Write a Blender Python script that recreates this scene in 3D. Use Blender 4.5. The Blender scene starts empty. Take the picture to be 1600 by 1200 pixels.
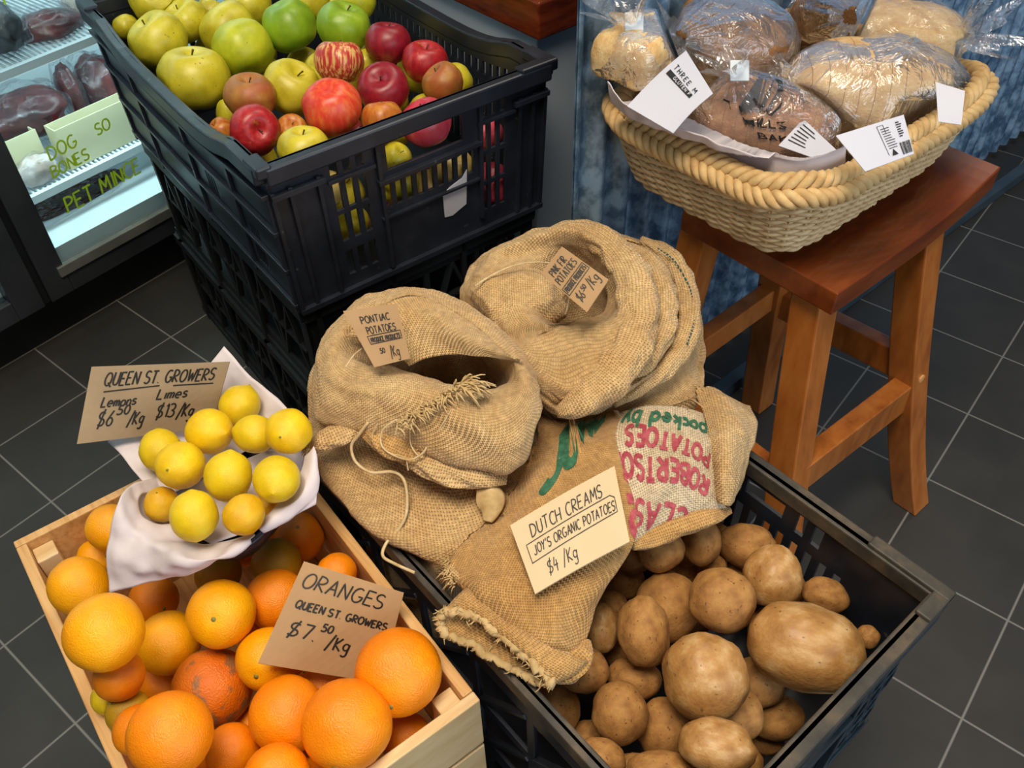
import bpy, bmesh, math, random
import numpy as np
from mathutils import Vector, Matrix, noise
from mathutils.bvhtree import BVHTree
random.seed(7); rng = np.random.default_rng(7)
sc = bpy.context.scene; COL = sc.collection
# ------------------------------------------------------------------ camera
CAM = np.array([0.67538567, -2.13887036, 1.25306746]); FPX = 1391.94
ROT = np.array([[0.65038, -0.5265, 0.54755], [0.7593, 0.47123, -0.44878], [-0.02174, 0.70763, 0.70625]])
cd = bpy.data.cameras.new('camera'); cam = bpy.data.objects.new('camera', cd); COL.objects.link(cam)
cd.sensor_width = 36; cd.lens = FPX * 36 / 1600; cd.clip_start = .02; cd.clip_end = 60
cam.matrix_world = Matrix(ROT.tolist()).to_4x4(); cam.location = CAM.tolist(); sc.camera = cam
# ------------------------------------------------------------------ light
sc.view_settings.view_transform = 'Standard'; sc.view_settings.look = 'None'
sc.view_settings.exposure = EXPOSURE = 0.0; sc.view_settings.gamma = 1.0; sc.view_settings.use_curve_mapping = False
w = bpy.data.worlds.new('world'); sc.world = w; w.use_nodes = True
bg = w.node_tree.nodes['Background']; bg.inputs[0].default_value = (.85, .9, 1, 1); bg.inputs[1].default_value = .10
def area(name, loc, aim, sx, sy, power, col, spread=180):
    l = bpy.data.lights.new(name, 'AREA'); l.shape = 'RECTANGLE'; l.size = sx; l.size_y = sy; l.energy = power; l.color = col; l.spread = math.radians(spread)
    o = bpy.data.objects.new(name, l); COL.objects.link(o); o.location = loc
    o.rotation_euler = (Vector(aim) - Vector(loc)).to_track_quat('-Z', 'Y').to_euler(); return o
area('shopfront_daylight', (2.9, -1.5, 1.15), (.2, -1.5, .5), 3.2, 1.7, 53, (.80, .90, 1))
area('ceiling_lamp', (.45, -2.15, 2.6), (.15, -1.75, .4), .9, .9, 21, (1, .87, .69), 110)
area('ceiling_lamp', (-.4, -.4, 2.8), (0, -1.4, .4), 1.0, 1.0, 9, (1, .9, .76), 120)

# ------------------------------------------------------------------ helpers
def at(px, py, z):
    """world point at height z (metres) below the photo's pixel"""
    d = ROT @ np.array([(px - 800) / FPX, -(py - 600) / FPX, -1.0])
    return CAM + d * ((z - CAM[2]) / d[2])
def tag(o, label=None, cat=None, group=None, kind=None):
    if label: o['label'] = label
    if cat: o['category'] = cat
    if group: o['group'] = group
    if kind: o['kind'] = kind
    return o
def empty(name, loc=(0, 0, 0), rz=0):
    o = bpy.data.objects.new(name, None); COL.objects.link(o); o.location = loc; o.rotation_euler = (0, 0, rz); o.empty_display_size = .05; return o
def inv(parent):
    return world(parent).inverted()
def world(o):
    M = Matrix.LocRotScale(o.location, o.rotation_euler, o.scale)
    return world(o.parent) @ o.matrix_parent_inverse @ M if o.parent else M
class MB:
    def __init__(s): s.v = []; s.f = []; s.uv = {}
    def add(s, vs, fs, uvs=None):
        b = len(s.v); s.v += [tuple(map(float, p)) for p in vs]
        for k, f in enumerate(fs):
            s.f.append(tuple(i + b for i in f))
        if uvs is not None:
            for i, u in enumerate(uvs): s.uv[b + i] = (float(u[0]), float(u[1]))
        return s
    def box(s, x0, x1, y0, y1, z0, z1, M=None):
        P = [(x, y, z) for z in (z0, z1) for y in (y0, y1) for x in (x0, x1)]
        if M is not None: P = [tuple(M(p)) for p in P]
        return s.add(P, [(0, 2, 3, 1), (4, 5, 7, 6), (0, 1, 5, 4), (2, 6, 7, 3), (0, 4, 6, 2), (1, 3, 7, 5)])
    def bar(s, a, b, wd, th, up=(0, 0, 1)):
        a = Vector(a); b = Vector(b); d = (b - a).normalized(); u = Vector(up)
        if abs(d.dot(u)) > .98: u = Vector((1, 0, 0))
        n = d.cross(u).normalized(); u = n.cross(d)
        P = []
        for p in (a, b):
            for i, j in ((-1, -1), (1, -1), (1, 1), (-1, 1)): P.append(p + n * (wd / 2 * i) + u * (th / 2 * j))
        return s.add(P, [(3, 2, 1, 0), (4, 5, 6, 7), (0, 1, 5, 4), (1, 2, 6, 5), (2, 3, 7, 6), (3, 0, 4, 7)])
    def tube(s, pts, r, n=6, closed=False):
        P = [Vector(p) for p in pts]; m = len(P); rs = r if hasattr(r, '__len__') else [r] * m
        vs = []; prev = None
        for i in range(m):
            t = (P[(i + 1) % m] - P[i - 1]) if closed else (P[min(i + 1, m - 1)] - P[max(i - 1, 0)])
            if t.length < 1e-9: t = Vector((0, 0, 1))
            t.normalize()
            if prev is None:
                prev = t.orthogonal().normalized()
            prev = (prev - t * prev.dot(t))
            prev = prev.normalized() if prev.length > 1e-6 else t.orthogonal().normalized()
            bn = t.cross(prev)
            for k in range(n):
                a = 2 * math.pi * k / n; vs.append(P[i] + (prev * math.cos(a) + bn * math.sin(a)) * rs[i])
        fs = []
        for i in range(m if closed else m - 1):
            for k in range(n):
                j = (i + 1) % m; fs.append((i * n + k, i * n + (k + 1) % n, j * n + (k + 1) % n, j * n + k))
        if not closed: fs += [tuple(range(n))[::-1], tuple((m - 1) * n + k for k in range(n))]
        return s.add(vs, fs)
    def build(s, name, mat, parent=None, smooth=False, bevel=0, solid=0):
        me = bpy.data.meshes.new(name); me.from_pydata(s.v, [], s.f); me.validate()
        if len(s.v) < 60000:
            b_ = bmesh.new(); b_.from_mesh(me); bmesh.ops.recalc_face_normals(b_, faces=b_.faces); b_.to_mesh(me); b_.free()
        if s.uv:
            l = me.uv_layers.new(name='UVMap')
            for lp in me.loops: l.data[lp.index].uv = s.uv.get(lp.vertex_index, (0, 0))
        if mat: me.materials.append(mat)
        if smooth: me.polygons.foreach_set('use_smooth', [True] * len(me.polygons))
        o = bpy.data.objects.new(name, me); COL.objects.link(o)
        if parent: o.parent = parent; o.matrix_parent_inverse = inv(parent)
        if bevel:
            b = o.modifiers.new('bevel', 'BEVEL'); b.width = bevel; b.segments = 2; b.limit_method = 'ANGLE'
        if solid:
            b = o.modifiers.new('solid', 'SOLIDIFY'); b.thickness = solid; b.offset = 0
        return o
def cr(P, n, closed=False):
    """Catmull-Rom resample along axis 0 to n points"""
    P = np.asarray(P, float); m = len(P); out = []
    T = np.linspace(0, m, n, endpoint=False) if closed else np.linspace(0, m - 1, n)
    for t in T:
        i = min(int(t), m - 1 if closed else m - 2); f = t - i
        if closed: a, b, c, d = P[i - 1], P[i], P[(i + 1) % m], P[(i + 2) % m]
        else: b, c = P[i], P[i + 1]; a = P[i - 1] if i > 0 else 2 * b - c; d = P[i + 2] if i + 2 < m else 2 * c - b
        out.append(.5 * (2 * b + (c - a) * f + (2 * a - 5 * b + 4 * c - d) * f * f + (3 * b - a - 3 * c + d) * f ** 3))
    return np.array(out)
def nz(p, s, off=0.): return noise.noise(Vector((p[0] * s + off, p[1] * s + off, p[2] * s - off)))
def normals(G, closed):
    du = (np.roll(G, -1, 1) - np.roll(G, 1, 1)) if closed else np.gradient(G, axis=1)
    dv = np.gradient(G, axis=0); n = np.cross(du, dv); return n / (np.linalg.norm(n, axis=2, keepdims=True) + 1e-9)
def grid_faces(r, c, closed=False, flip=False):
    F = []
    for i in range(r - 1):
        for j in range(c if closed else c - 1):
            k = (j + 1) % c; f = (i * c + j, i * c + k, (i + 1) * c + k, (i + 1) * c + j); F.append(f[::-1] if flip else f)
    return F
class Sheet:
    """draped sheet through control points (px, py, z) or (x, y, z) world"""
    def __init__(s, ctrl, nr=40, nc=40, wr=.0, ws=30., seed=0., world=False):
        C = np.array([[p if world else at(*p) for p in row] for row in ctrl], float)
        G = cr(C, nr); G = np.stack([cr(G[i], nc) for i in range(nr)])
        if wr:
            N = normals(G, False)
            for i in range(nr):
                for j in range(nc):
                    e = min(1, 4 * min(i / nr, 1 - i / nr, j / nc, 1 - j / nc) + .45)
                    G[i, j] += N[i, j] * wr * e * (nz(G[i, j], ws, seed) + .6 * nz(G[i, j], ws * 2.3, seed + 5))
        s.G = G; s.N = normals(G, False)
        if s.N[..., 2].mean() < 0: s.N = -s.N; s.flip = True
        else: s.flip = False
    def __call__(s, u, v, off=0.):
        r, c = s.G.shape[:2]; x = min(max(u, 0), 1) * (c - 1.001); y = min(max(v, 0), 1) * (r - 1.001)
        i, j = int(y), int(x); a, b = y - i, x - j
        f = lambda A: (A[i, j] * (1 - a) * (1 - b) + A[i, j + 1] * (1 - a) * b + A[i + 1, j] * a * (1 - b) + A[i + 1, j + 1] * a * b)
        return f(s.G) + f(s.N) * off
    def mesh(s, mb, th=.003):
        r, c = s.G.shape[:2]; A = (s.G + s.N * th / 2).reshape(-1, 3); B = (s.G - s.N * th / 2).reshape(-1, 3)
        cu = np.concatenate([[0], np.cumsum(np.linalg.norm(np.diff(s.G[r // 2], axis=0), axis=1))]); cv = np.concatenate([[0], np.cumsum(np.linalg.norm(np.diff(s.G[:, c // 2], axis=0), axis=1))])
        uv = [(cu[j], cv[i]) for i in range(r) for j in range(c)]
        n = r * c; F = grid_faces(r, c, flip=s.flip) + [tuple(k + n for k in f[::-1]) for f in grid_faces(r, c, flip=s.flip)]
        loop = [j for j in range(c)] + [i * c + c - 1 for i in range(1, r)] + [(r - 1) * c + j for j in range(c - 2, -1, -1)] + [i * c for i in range(r - 2, 0, -1)]
        for k in range(len(loop)):
            a, b = loop[k], loop[(k + 1) % len(loop)]; f = (a, b, b + n, a + n); F.append(f if s.flip else f[::-1])
        mb.add(np.concatenate([A, B]), F, uv + uv); return s
# ---- handwriting: single-stroke glyphs in a 0..1 box (x, y up), drawn as ribbons on a surface
def arc(cx, cy, rx, ry, a0, a1, n=8): return [(cx + rx * math.cos(math.radians(a0 + (a1 - a0) * i / n)), cy + ry * math.sin(math.radians(a0 + (a1 - a0) * i / n))) for i in range(n + 1)]
GL = {
 'A': [[(0, 0), (.33, 1), (.62, 0)], [(.12, .38), (.52, .38)]], 'B': [[(0, 0), (0, 1)], arc(.1, .76, .4, .24, 110, -90) + [(.05, .52)], arc(.1, .26, .5, .26, 90, -110)],
 'C': [arc(.35, .5, .35, .5, 50, 310, 12)], 'D': [[(0, 0), (0, 1)], [(-.05, 1)] + arc(.1, .5, .5, .5, 90, -90, 10) + [(-.05, 0)]],
 'E': [[(.5, 1), (0, 1), (0, 0), (.52, 0)], [(0, .52), (.42, .52)]], 'F': [[(.5, 1), (0, 1), (0, 0)], [(0, .5), (.4, .5)]],
 'G': [arc(.35, .5, .35, .5, 55, 340, 12) + [(.68, .42), (.4, .42)]], 'H': [[(0, 0), (0, 1)], [(.55, 0), (.55, 1)], [(0, .5), (.55, .5)]],
 'I': [[(.1, 0), (.1, 1)]], 'J': [[(.5, 1), (.5, .25)] + arc(.27, .25, .23, .25, 0, -160)], 'K': [[(0, 0), (0, 1)], [(.5, 1), (.02, .45), (.55, 0)]],
 'L': [[(0, 1), (0, 0), (.5, 0)]], 'M': [[(0, 0), (.08, 1), (.36, .3), (.64, 1), (.72, 0)]], 'N': [[(0, 0), (0, 1), (.55, 0), (.55, 1)]],
 'O': [arc(.35, .5, .35, .5, 90, 450, 14)], 'P': [[(0, 0), (0, 1)], [(-.04, 1)] + arc(.12, .74, .4, .26, 90, -90) + [(0, .48)]],
 'Q': [arc(.35, .5, .35, .5, 90, 450, 14), [(.4, .25), (.78, -.12)]], 'R': [[(0, 0), (0, 1)], [(-.04, 1)] + arc(.1, .74, .4, .26, 90, -90) + [(.02, .48), (.55, 0)]],
 'S': [arc(.28, .75, .26, .25, 30, 270, 8) + arc(.28, .25, .28, .25, 90, -150, 8)], 'T': [[(0, 1), (.6, 1)], [(.3, 1), (.3, 0)]],
 'U': [[(0, 1), (0, .3)] + arc(.27, .3, .27, .3, 180, 360) + [(.54, 1)]], 'V': [[(0, 1), (.3, 0), (.6, 1)]], 'W': [[(0, 1), (.2, 0), (.4, .7), (.6, 0), (.8, 1)]],
 'X': [[(0, 0), (.55, 1)], [(0, 1), (.55, 0)]], 'Y': [[(0, 1), (.28, .5), (.56, 1)], [(.28, .5), (.2, 0)]], 'Z': [[(0, 1), (.55, 1), (0, 0), (.55, 0)]],
 'k': [[(0, 0), (0, 1)], [(.4, .6), (.02, .3), (.45, 0)]], 'g': [arc(.25, .35, .24, .26, 20, 380, 12), [(.49, .6), (.46, -.2)] + arc(.24, -.2, .22, .2, 0, -150)],
 'a': [arc(.25, .3, .25, .3, 20, 380, 12), [(.5, .6), (.5, 0)]], 'c': [arc(.26, .3, .26, .3, 50, 310, 10)], 'd': [arc(.25, .3, .25, .3, 20, 380, 12), [(.5, 1), (.5, 0)]],
 'e': [[(.02, .3), (.5, .3)] + arc(.26, .3, .25, .3, 0, 310, 10)], 'p': [arc(.27, .3, .25, .3, 20, 380, 12), [(.02, .6), (.02, -.4)]],
 'b': [arc(.27, .3, .25, .3, 20, 380, 12), [(.02, 1), (.02, 0)]], 'y': [[(0, .6), (.25, 0)], [(.5, .6), (.1, -.4)]],
 'm': [[(0, 0), (0, .6)], [(0, .4), (.15, .6), (.28, .45), (.28, 0)], [(.28, .4), (.43, .6), (.56, .45), (.56, 0)]], 'n': [[(0, 0), (0, .6)], [(0, .4), (.2, .6), (.4, .45), (.4, 0)]],
 'o': [arc(.25, .3, .25, .3, 90, 450, 12)], 's': [arc(.2, .45, .18, .15, 30, 270, 6) + arc(.2, .15, .2, .15, 90, -150, 6)], 'i': [[(.05, 0), (.05, .6)]], 'l': [[(.05, 0), (.05, 1)]],
 '0': [arc(.28, .5, .28, .5, 90, 450, 12)], '1': [[(.1, .8), (.25, 1), (.25, 0)]], '3': [arc(.2, .75, .28, .25, 140, -90) + arc(.2, .25, .32, .25, 90, -140)],
 '4': [[(.2, 1), (0, .4), (.55, .4)], [(.4, .75), (.36, -.1)]], '5': [[(.5, 1), (.1, 1), (.06, .58)] + arc(.2, .3, .32, .3, 110, -140)], '6': [[(.45, 1), (.05, .4)] + arc(.27, .27, .25, .27, 150, -210, 12)],
 '7': [[(0, 1), (.5, 1), (.2, 0)]], '$': [arc(.28, .73, .25, .22, 30, 270, 8) + arc(.28, .28, .28, .23, 90, -150, 8), [(.42, 1.15), (.12, -.15)]],
 '/': [[(0, -.2), (.45, 1.15)]], '.': [[(.05, .02), (.1, .06)]], "'": [[(.08, 1.05), (.03, .78)]], '-': [[(0, .5), (.4, .5)]], ' ': [],
}
def ribbon(mb, pts, wd, f, sub=.05):
    P = []
    for a, b in zip(pts[:-1], pts[1:]):
        n = max(1, int(math.dist(a, b) / sub)); P += [(a[0] + (b[0] - a[0]) * i / n, a[1] + (b[1] - a[1]) * i / n) for i in range(n)]
    P.append(pts[-1]); L = []
    for i, p in enumerate(P):
        a, b = P[max(i - 1, 0)], P[min(i + 1, len(P) - 1)]; dx, dy = b[0] - a[0], b[1] - a[1]; l = math.hypot(dx, dy) or 1
        e = wd / 2; L += [f(p[0] - dy / l * e, p[1] + dx / l * e), f(p[0] + dy / l * e, p[1] - dx / l * e)]
    mb.add(L, [(2 * i, 2 * i + 1, 2 * i + 3, 2 * i + 2) for i in range(len(P) - 1)])
def twidth(txt, slant, gap):
    w_ = 0
    for ch in txt:
        st = GL.get(ch) or GL.get(ch.upper()) or []; w_ += (.3 if ch == ' ' else max([p[0] for s_ in st for p in s_] + [.1])) + gap
    return w_ - gap + slant
def write(mb, txt, x, y, h, f, pen=.006, slant=.1, gap=.2, wx=1., rot=0., jit=.02, fit=None):
    """text at (x, y) baseline, letter height h in the surface's own units; f maps (x, y) to a point; fit = total width wanted"""
    if fit: wx = fit / (twidth(txt, slant, gap) * h)
    ca, sa = math.cos(rot), math.sin(rot); cx = 0
    for ch in txt:
        st = GL.get(ch) or GL.get(ch.upper()) or []
        jx, jy = rng.normal(0, jit), rng.normal(0, jit); wid = .3 if ch == ' ' else max([p[0] for s_ in st for p in s_] + [.1])
        for s_ in st:
            pts = []
            for (a, b) in s_:
                X = (cx + (a + slant * b + jx)) * h * wx; Y = (b + jy) * h
                pts.append((x + X * ca - Y * sa, y + X * sa + Y * ca))
            ribbon(mb, pts, pen, f, sub=h * .12)
        cx += wid + gap
# ------------------------------------------------------------------ materials
def mat(name): m = bpy.data.materials.new(name); m.use_nodes = True; nt = m.node_tree; return m, nt, nt.nodes['Principled BSDF']
def N(nt, t, **k):
    n = nt.nodes.new(t)
    for a, b in k.items():
        if a in n.inputs: n.inputs[a].default_value = b
        else: setattr(n, a, b)
    return n
def rgb(h):
    h = h.lstrip('#'); c = [int(h[i:i + 2], 16) / 255 for i in (0, 2, 4)]
    return tuple((x / 12.92 if x <= .04045 else ((x + .055) / 1.055) ** 2.4) for x in c) + (1,)
def ramp(nt, fac, stops):
    r = N(nt, 'ShaderNodeValToRGB'); e = r.color_ramp.elements
    while len(e) < len(stops): e.new(.5)
    for k, (p, c) in enumerate(stops): e[k].position = p; e[k].color = rgb(c) if isinstance(c, str) else c
    nt.links.new(fac, r.inputs[0]); return r.outputs[0]
def coords(nt, sc_=(1, 1, 1), kind='Object'):
    tc = N(nt, 'ShaderNodeTexCoord'); mp = N(nt, 'ShaderNodeMapping'); mp.inputs['Scale'].default_value = sc_
    nt.links.new(tc.outputs[kind], mp.inputs[0]); return mp.outputs[0]
def tex(nt, co, scale=5, detail=4, rough=.6, t='ShaderNodeTexNoise', **k):
    n = N(nt, t, **k); n.inputs['Scale'].default_value = scale
    if t == 'ShaderNodeTexNoise': n.inputs['Detail'].default_value = detail; n.inputs['Roughness'].default_value = rough
    nt.links.new(co, n.inputs['Vector']); return n
def mix(nt, fac, a, b, mode='MIX'):
    m = N(nt, 'ShaderNodeMix', data_type='RGBA', blend_type=mode)
    for s_, v in ((m.inputs[0], fac), (m.inputs[6], a), (m.inputs[7], b)):
        if hasattr(v, 'node'): nt.links.new(v, s_)
        else: s_.default_value = rgb(v) if isinstance(v, str) else v
    return m.outputs[2]
def bump(nt, b, h, strength=.3, dist=.002):
    n = N(nt, 'ShaderNodeBump'); n.inputs['Strength'].default_value = strength; n.inputs['Distance'].default_value = dist
    nt.links.new(h, n.inputs['Height']); nt.links.new(n.outputs[0], b.inputs['Normal']); return n
def M2(name, stops, scale=8, rough=.5, metal=0, sc_=(1, 1, 1), detail=5, bs=0, bd=.001, bscale=None, spec=.5, coat=0, kind='Object', speck=None):
    m, nt, b = mat(name); co = coords(nt, sc_, kind); t = tex(nt, co, scale, detail); c = ramp(nt, t.outputs[0], stops)
    if speck:
        t2 = tex(nt, co, speck[0], 2); k = ramp(nt, t2.outputs[0], [(speck[1], (0, 0, 0, 1)), (speck[1] + .05, (1, 1, 1, 1))]); c = mix(nt, k, c, speck[2])
    nt.links.new(c, b.inputs['Base Color']); b.inputs['Roughness'].default_value = rough; b.inputs['Metallic'].default_value = metal
    b.inputs['Specular IOR Level'].default_value = spec; b.inputs['Coat Weight'].default_value = coat
    if bs: bump(nt, b, tex(nt, co, bscale or scale * 4, 4).outputs[0], bs, bd)
    return m
def ink(name, c, rough=.6): return M2(name, [(0, c), (1, c)], 5, rough)
def burlap(name, c1, c2, pitch=.0027):
    m, nt, b = mat(name); tc = N(nt, 'ShaderNodeTexCoord'); sep = N(nt, 'ShaderNodeSeparateXYZ')
    nw = tex(nt, tc.outputs['UV'], 26, 3); jit = N(nt, 'ShaderNodeVectorMath', operation='SCALE'); jit.inputs['Scale'].default_value = .004
    nt.links.new(nw.outputs['Color'], jit.inputs[0]); ad = N(nt, 'ShaderNodeVectorMath', operation='ADD'); nt.links.new(tc.outputs['UV'], ad.inputs[0]); nt.links.new(jit.outputs[0], ad.inputs[1])
    nt.links.new(ad.outputs[0], sep.inputs[0])
    def mth(op, a, v=None):
        n = N(nt, 'ShaderNodeMath', operation=op)
        for i, x in enumerate((a, v)):
            if x is None: continue
            if hasattr(x, 'node'): nt.links.new(x, n.inputs[i])
            else: n.inputs[i].default_value = x
        return n.outputs[0]
    sx = mth('SINE', mth('MULTIPLY', sep.outputs[0], math.pi / pitch)); sy = mth('SINE', mth('MULTIPLY', sep.outputs[1], math.pi / pitch))
    ax, ay = mth('ABSOLUTE', sx), mth('ABSOLUTE', sy); par = mth('GREATER_THAN', mth('MULTIPLY', sx, sy), 0.)
    mx = N(nt, 'ShaderNodeMix'); nt.links.new(par, mx.inputs[0]); nt.links.new(ax, mx.inputs[2]); nt.links.new(ay, mx.inputs[3])
    hole = mth('MULTIPLY', mth('POWER', mth('SUBTRACT', 1., ax), 1.0), mth('POWER', mth('SUBTRACT', 1., ay), 1.0))
    co = coords(nt, (1, 1, 1)); big = tex(nt, co, 14, 4); fine = tex(nt, co, 160, 3)
    c = ramp(nt, big.outputs[0], [(.3, c1), (.7, c2)])
    c = mix(nt, ramp(nt, fine.outputs[0], [(.35, (.62, .55, .48, 1)), (.65, (1, 1, 1, 1))]), '#5c4423', c) if False else mix(nt, .55, c, mix(nt, 1., c, ramp(nt, fine.outputs[0], [(.3, (.55, .5, .45, 1)), (.7, (1.25, 1.25, 1.25, 1))]), 'MULTIPLY'))
    c = mix(nt, ramp(nt, hole, [(.2, (0, 0, 0, 1)), (.75, (1, 1, 1, 1))]), c, '#5c431f')
    nt.links.new(c, b.inputs['Base Color']); b.inputs['Roughness'].default_value = .95; b.inputs['Specular IOR Level'].default_value = .15
    b.inputs['Sheen Weight'].default_value = .15
    h = mth('ADD', mx.outputs[0], mth('MULTIPLY', fine.outputs[0], .7)); bump(nt, b, h, .75, .0013); return m
MAT = dict(
 burlap=burlap('burlap', '#c29b66', '#d8b885'), burlap_dark=burlap('burlap_tan', '#b78a50', '#cfa568'), burlap_pale=burlap('burlap_pale', '#cbb693', '#ddcdb0'),
 fibre=M2('jute_fibre', [(.3, '#a98a58'), (.7, '#d0b583')], 60, .95, bs=.3), twine=M2('twine', [(.3, '#b79a6a'), (.7, '#d8c298')], 90, .9),
 black=M2('black_plastic', [(.3, '#171b23'), (.62, '#252a35'), (.8, '#373b44')], 16, .36, bs=.12, bscale=60, speck=(70, .70, '#4a4a48')),
 skysheen=M2('sky_sheen_black_plastic', [(.3, '#19242d'), (.6, '#263743'), (.8, '#3b4d5a')], 18, .34, bs=.2, bscale=70), black2=M2('black_crate_plastic', [(.3, '#07090b'), (.7, '#14181b')], 12, .5, bs=.1),  # potato crate end panel: dusty black plastic, blue sky sheen put into its colour
 rimdust=M2('dusty_black_plastic', [(.3, '#242423'), (.52, '#423d35'), (.72, '#685843')], 22, .6, bs=.2, bscale=90),
 pine=M2('pine', [(.25, '#b98548'), (.5, '#d3a468'), (.75, '#dfb982')], 6, .55, sc_=(1.2, 22, 22), bs=.08), pinepale=M2('pale_pine', [(.25, '#c9a26c'), (.5, '#dcbf8d'), (.75, '#e6cda1')], 5, .55, sc_=(22, 1.5, 9), bs=.08),
 stool=M2('stained_timber', [(.25, '#7d4116'), (.5, '#a25d25'), (.75, '#b26e34')], 4, .32, sc_=(9, 9, 2.2), coat=.25), seat=M2('stained_seat', [(.25, '#54230b'), (.5, '#6e3110'), (.75, '#824018')], 4, .3, sc_=(10, 2, 9), coat=.3), scuff=ink('worn_edge', '#d59a5c'),
 wicker=M2('wicker', [(.3, '#b8986a'), (.7, '#dcc396')], 40, .6, bs=.1), rope=M2('sea_grass_rope', [(.25, '#a98450'), (.5, '#c6a46e'), (.75, '#d9bd8a')], 45, .75, bs=.35, bscale=220),
 card=M2('brown_cardboard', [(.3, '#a07f58'), (.7, '#b39068')], 9, .85, sc_=(1, 1, 1), bs=.08), card2=M2('pale_cardboard', [(.3, '#cdb48c'), (.7, '#d8c19c')], 6, .85), cardgrey=M2('grey_cardboard', [(.3, '#8d7a60'), (.7, '#a08b6e')], 9, .85, bs=.08),
 marker=ink('black_marker', '#17120e'), pen=ink('dark_pen', '#33302f'), red=M2('red_stencil', [(.35, '#93303c'), (.7, '#b55a62')], 160, .9), green=M2('green_stencil', [(.35, '#245840'), (.7, '#417a5e')], 160, .9),
 paper=M2('white_paper', [(.3, '#c3b9bd'), (.7, '#d3cacd')], 10, .7, bs=.25, bscale=30, bd=.004), label=ink('white_label', '#c3c6d4', .5), black_ink=ink('black_ink', '#15151a'),
 steel=M2('pale_steel', [(.3, '#b3bfcc'), (.7, '#c4cfda')], 3, .4, metal=.1), brownlam=M2('red_brown_laminate', [(.3, '#3f1408'), (.55, '#6d2a10'), (.75, '#82391a')], 5, .25, sc_=(3, 3, 14)),
 darkmetal=M2('dark_frame', [(.3, '#2e3236'), (.7, '#454a4e')], 5, .4, metal=.4), alu=M2('aluminium', [(.3, '#8b8f88'), (.7, '#a9aca2')], 20, .35, metal=.7), white_in=M2('white_liner', [(.3, '#d9e6ea'), (.7, '#e8f2f4')], 4, .4), wire=ink('white_wire', '#dfeaf0', .35),
 meat=M2('red_meat', [(.3, '#2c0c10'), (.5, '#561a1d'), (.62, '#77302e'), (.78, '#c29a86')], 14, .3, detail=6), mince=M2('mince', [(.3, '#5a3226'), (.7, '#8d5a48')], 40, .5), bone=M2('pale_bones', [(.3, '#a88878'), (.6, '#d9cfc8'), (.8, '#f2efee')], 22, .35), carton=M2('cream_carton', [(.3, '#bdb795'), (.7, '#d2cca8')], 5, .7),
 lime=ink('lime_marker', '#a4d12a'), rail=M2('painted_rail', [(.3, '#33424d'), (.7, '#46555f')], 12, .4, metal=.3), stemm=ink('stem', '#4d3a1d'), scar=ink('stem_scar', '#7d7a36'), pot_cut=ink('x', '#888888'), tapewhite=ink('tape', '#c9d3da', .4), stitch=ink('teal_thread', '#2d5a60'),
)
def plastic_film(name='clear_bag_film', dif=.09, fm=.62, fa=.08):
    m, nt, b = mat(name); nt.nodes.remove(b); out = nt.nodes['Material Output']
    tr = N(nt, 'ShaderNodeBsdfTransparent'); tr.inputs[0].default_value = (.97, .97, .98, 1); gl = N(nt, 'ShaderNodeBsdfGlossy'); gl.inputs['Roughness'].default_value = .06; gl.inputs[0].default_value = (.95, .97, 1, 1)
    df = N(nt, 'ShaderNodeBsdfDiffuse'); df.inputs[0].default_value = (.75, .78, .82, 1)
    co = coords(nt, (1, 1, 1)); t = tex(nt, co, 26, 4, .55); t.inputs['Distortion'].default_value = 1.2; bm = N(nt, 'ShaderNodeBump'); bm.inputs['Strength'].default_value = .8; bm.inputs['Distance'].default_value = .012
    nt.links.new(t.outputs[0], bm.inputs['Height']); nt.links.new(bm.outputs[0], gl.inputs['Normal'])
    lw = N(nt, 'ShaderNodeLayerWeight'); lw.inputs[0].default_value = .22; nt.links.new(bm.outputs[0], lw.inputs['Normal'])
    a = N(nt, 'ShaderNodeMixShader'); a.inputs[0].default_value = dif; nt.links.new(tr.outputs[0], a.inputs[1]); nt.links.new(df.outputs[0], a.inputs[2])
    f = N(nt, 'ShaderNodeMath', operation='MULTIPLY_ADD'); f.inputs[1].default_value = fm; f.inputs[2].default_value = fa; nt.links.new(lw.outputs['Fresnel'], f.inputs[0])
    x = N(nt, 'ShaderNodeMixShader'); nt.links.new(f.outputs[0], x.inputs[0]); nt.links.new(a.outputs[0], x.inputs[1]); nt.links.new(gl.outputs[0], x.inputs[2]); nt.links.new(x.outputs[0], out.inputs[0]); return m
MAT['film'] = plastic_film(); MAT['film2'] = plastic_film('thin_bag_film', .04, .35, .02)
def glass():
    m, nt, b = mat('door_glass'); nt.nodes.remove(b); out = nt.nodes['Material Output']
    tr = N(nt, 'ShaderNodeBsdfTransparent'); tr.inputs[0].default_value = (.9, .95, .95, 1); gl = N(nt, 'ShaderNodeBsdfGlossy'); gl.inputs['Roughness'].default_value = .03
    lw = N(nt, 'ShaderNodeLayerWeight'); lw.inputs[0].default_value = .12; x = N(nt, 'ShaderNodeMixShader')
    nt.links.new(lw.outputs['Fresnel'], x.inputs[0]); nt.links.new(tr.outputs[0], x.inputs[1]); nt.links.new(gl.outputs[0], x.inputs[2]); nt.links.new(x.outputs[0], out.inputs[0]); return m
MAT['glass'] = glass()
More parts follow.
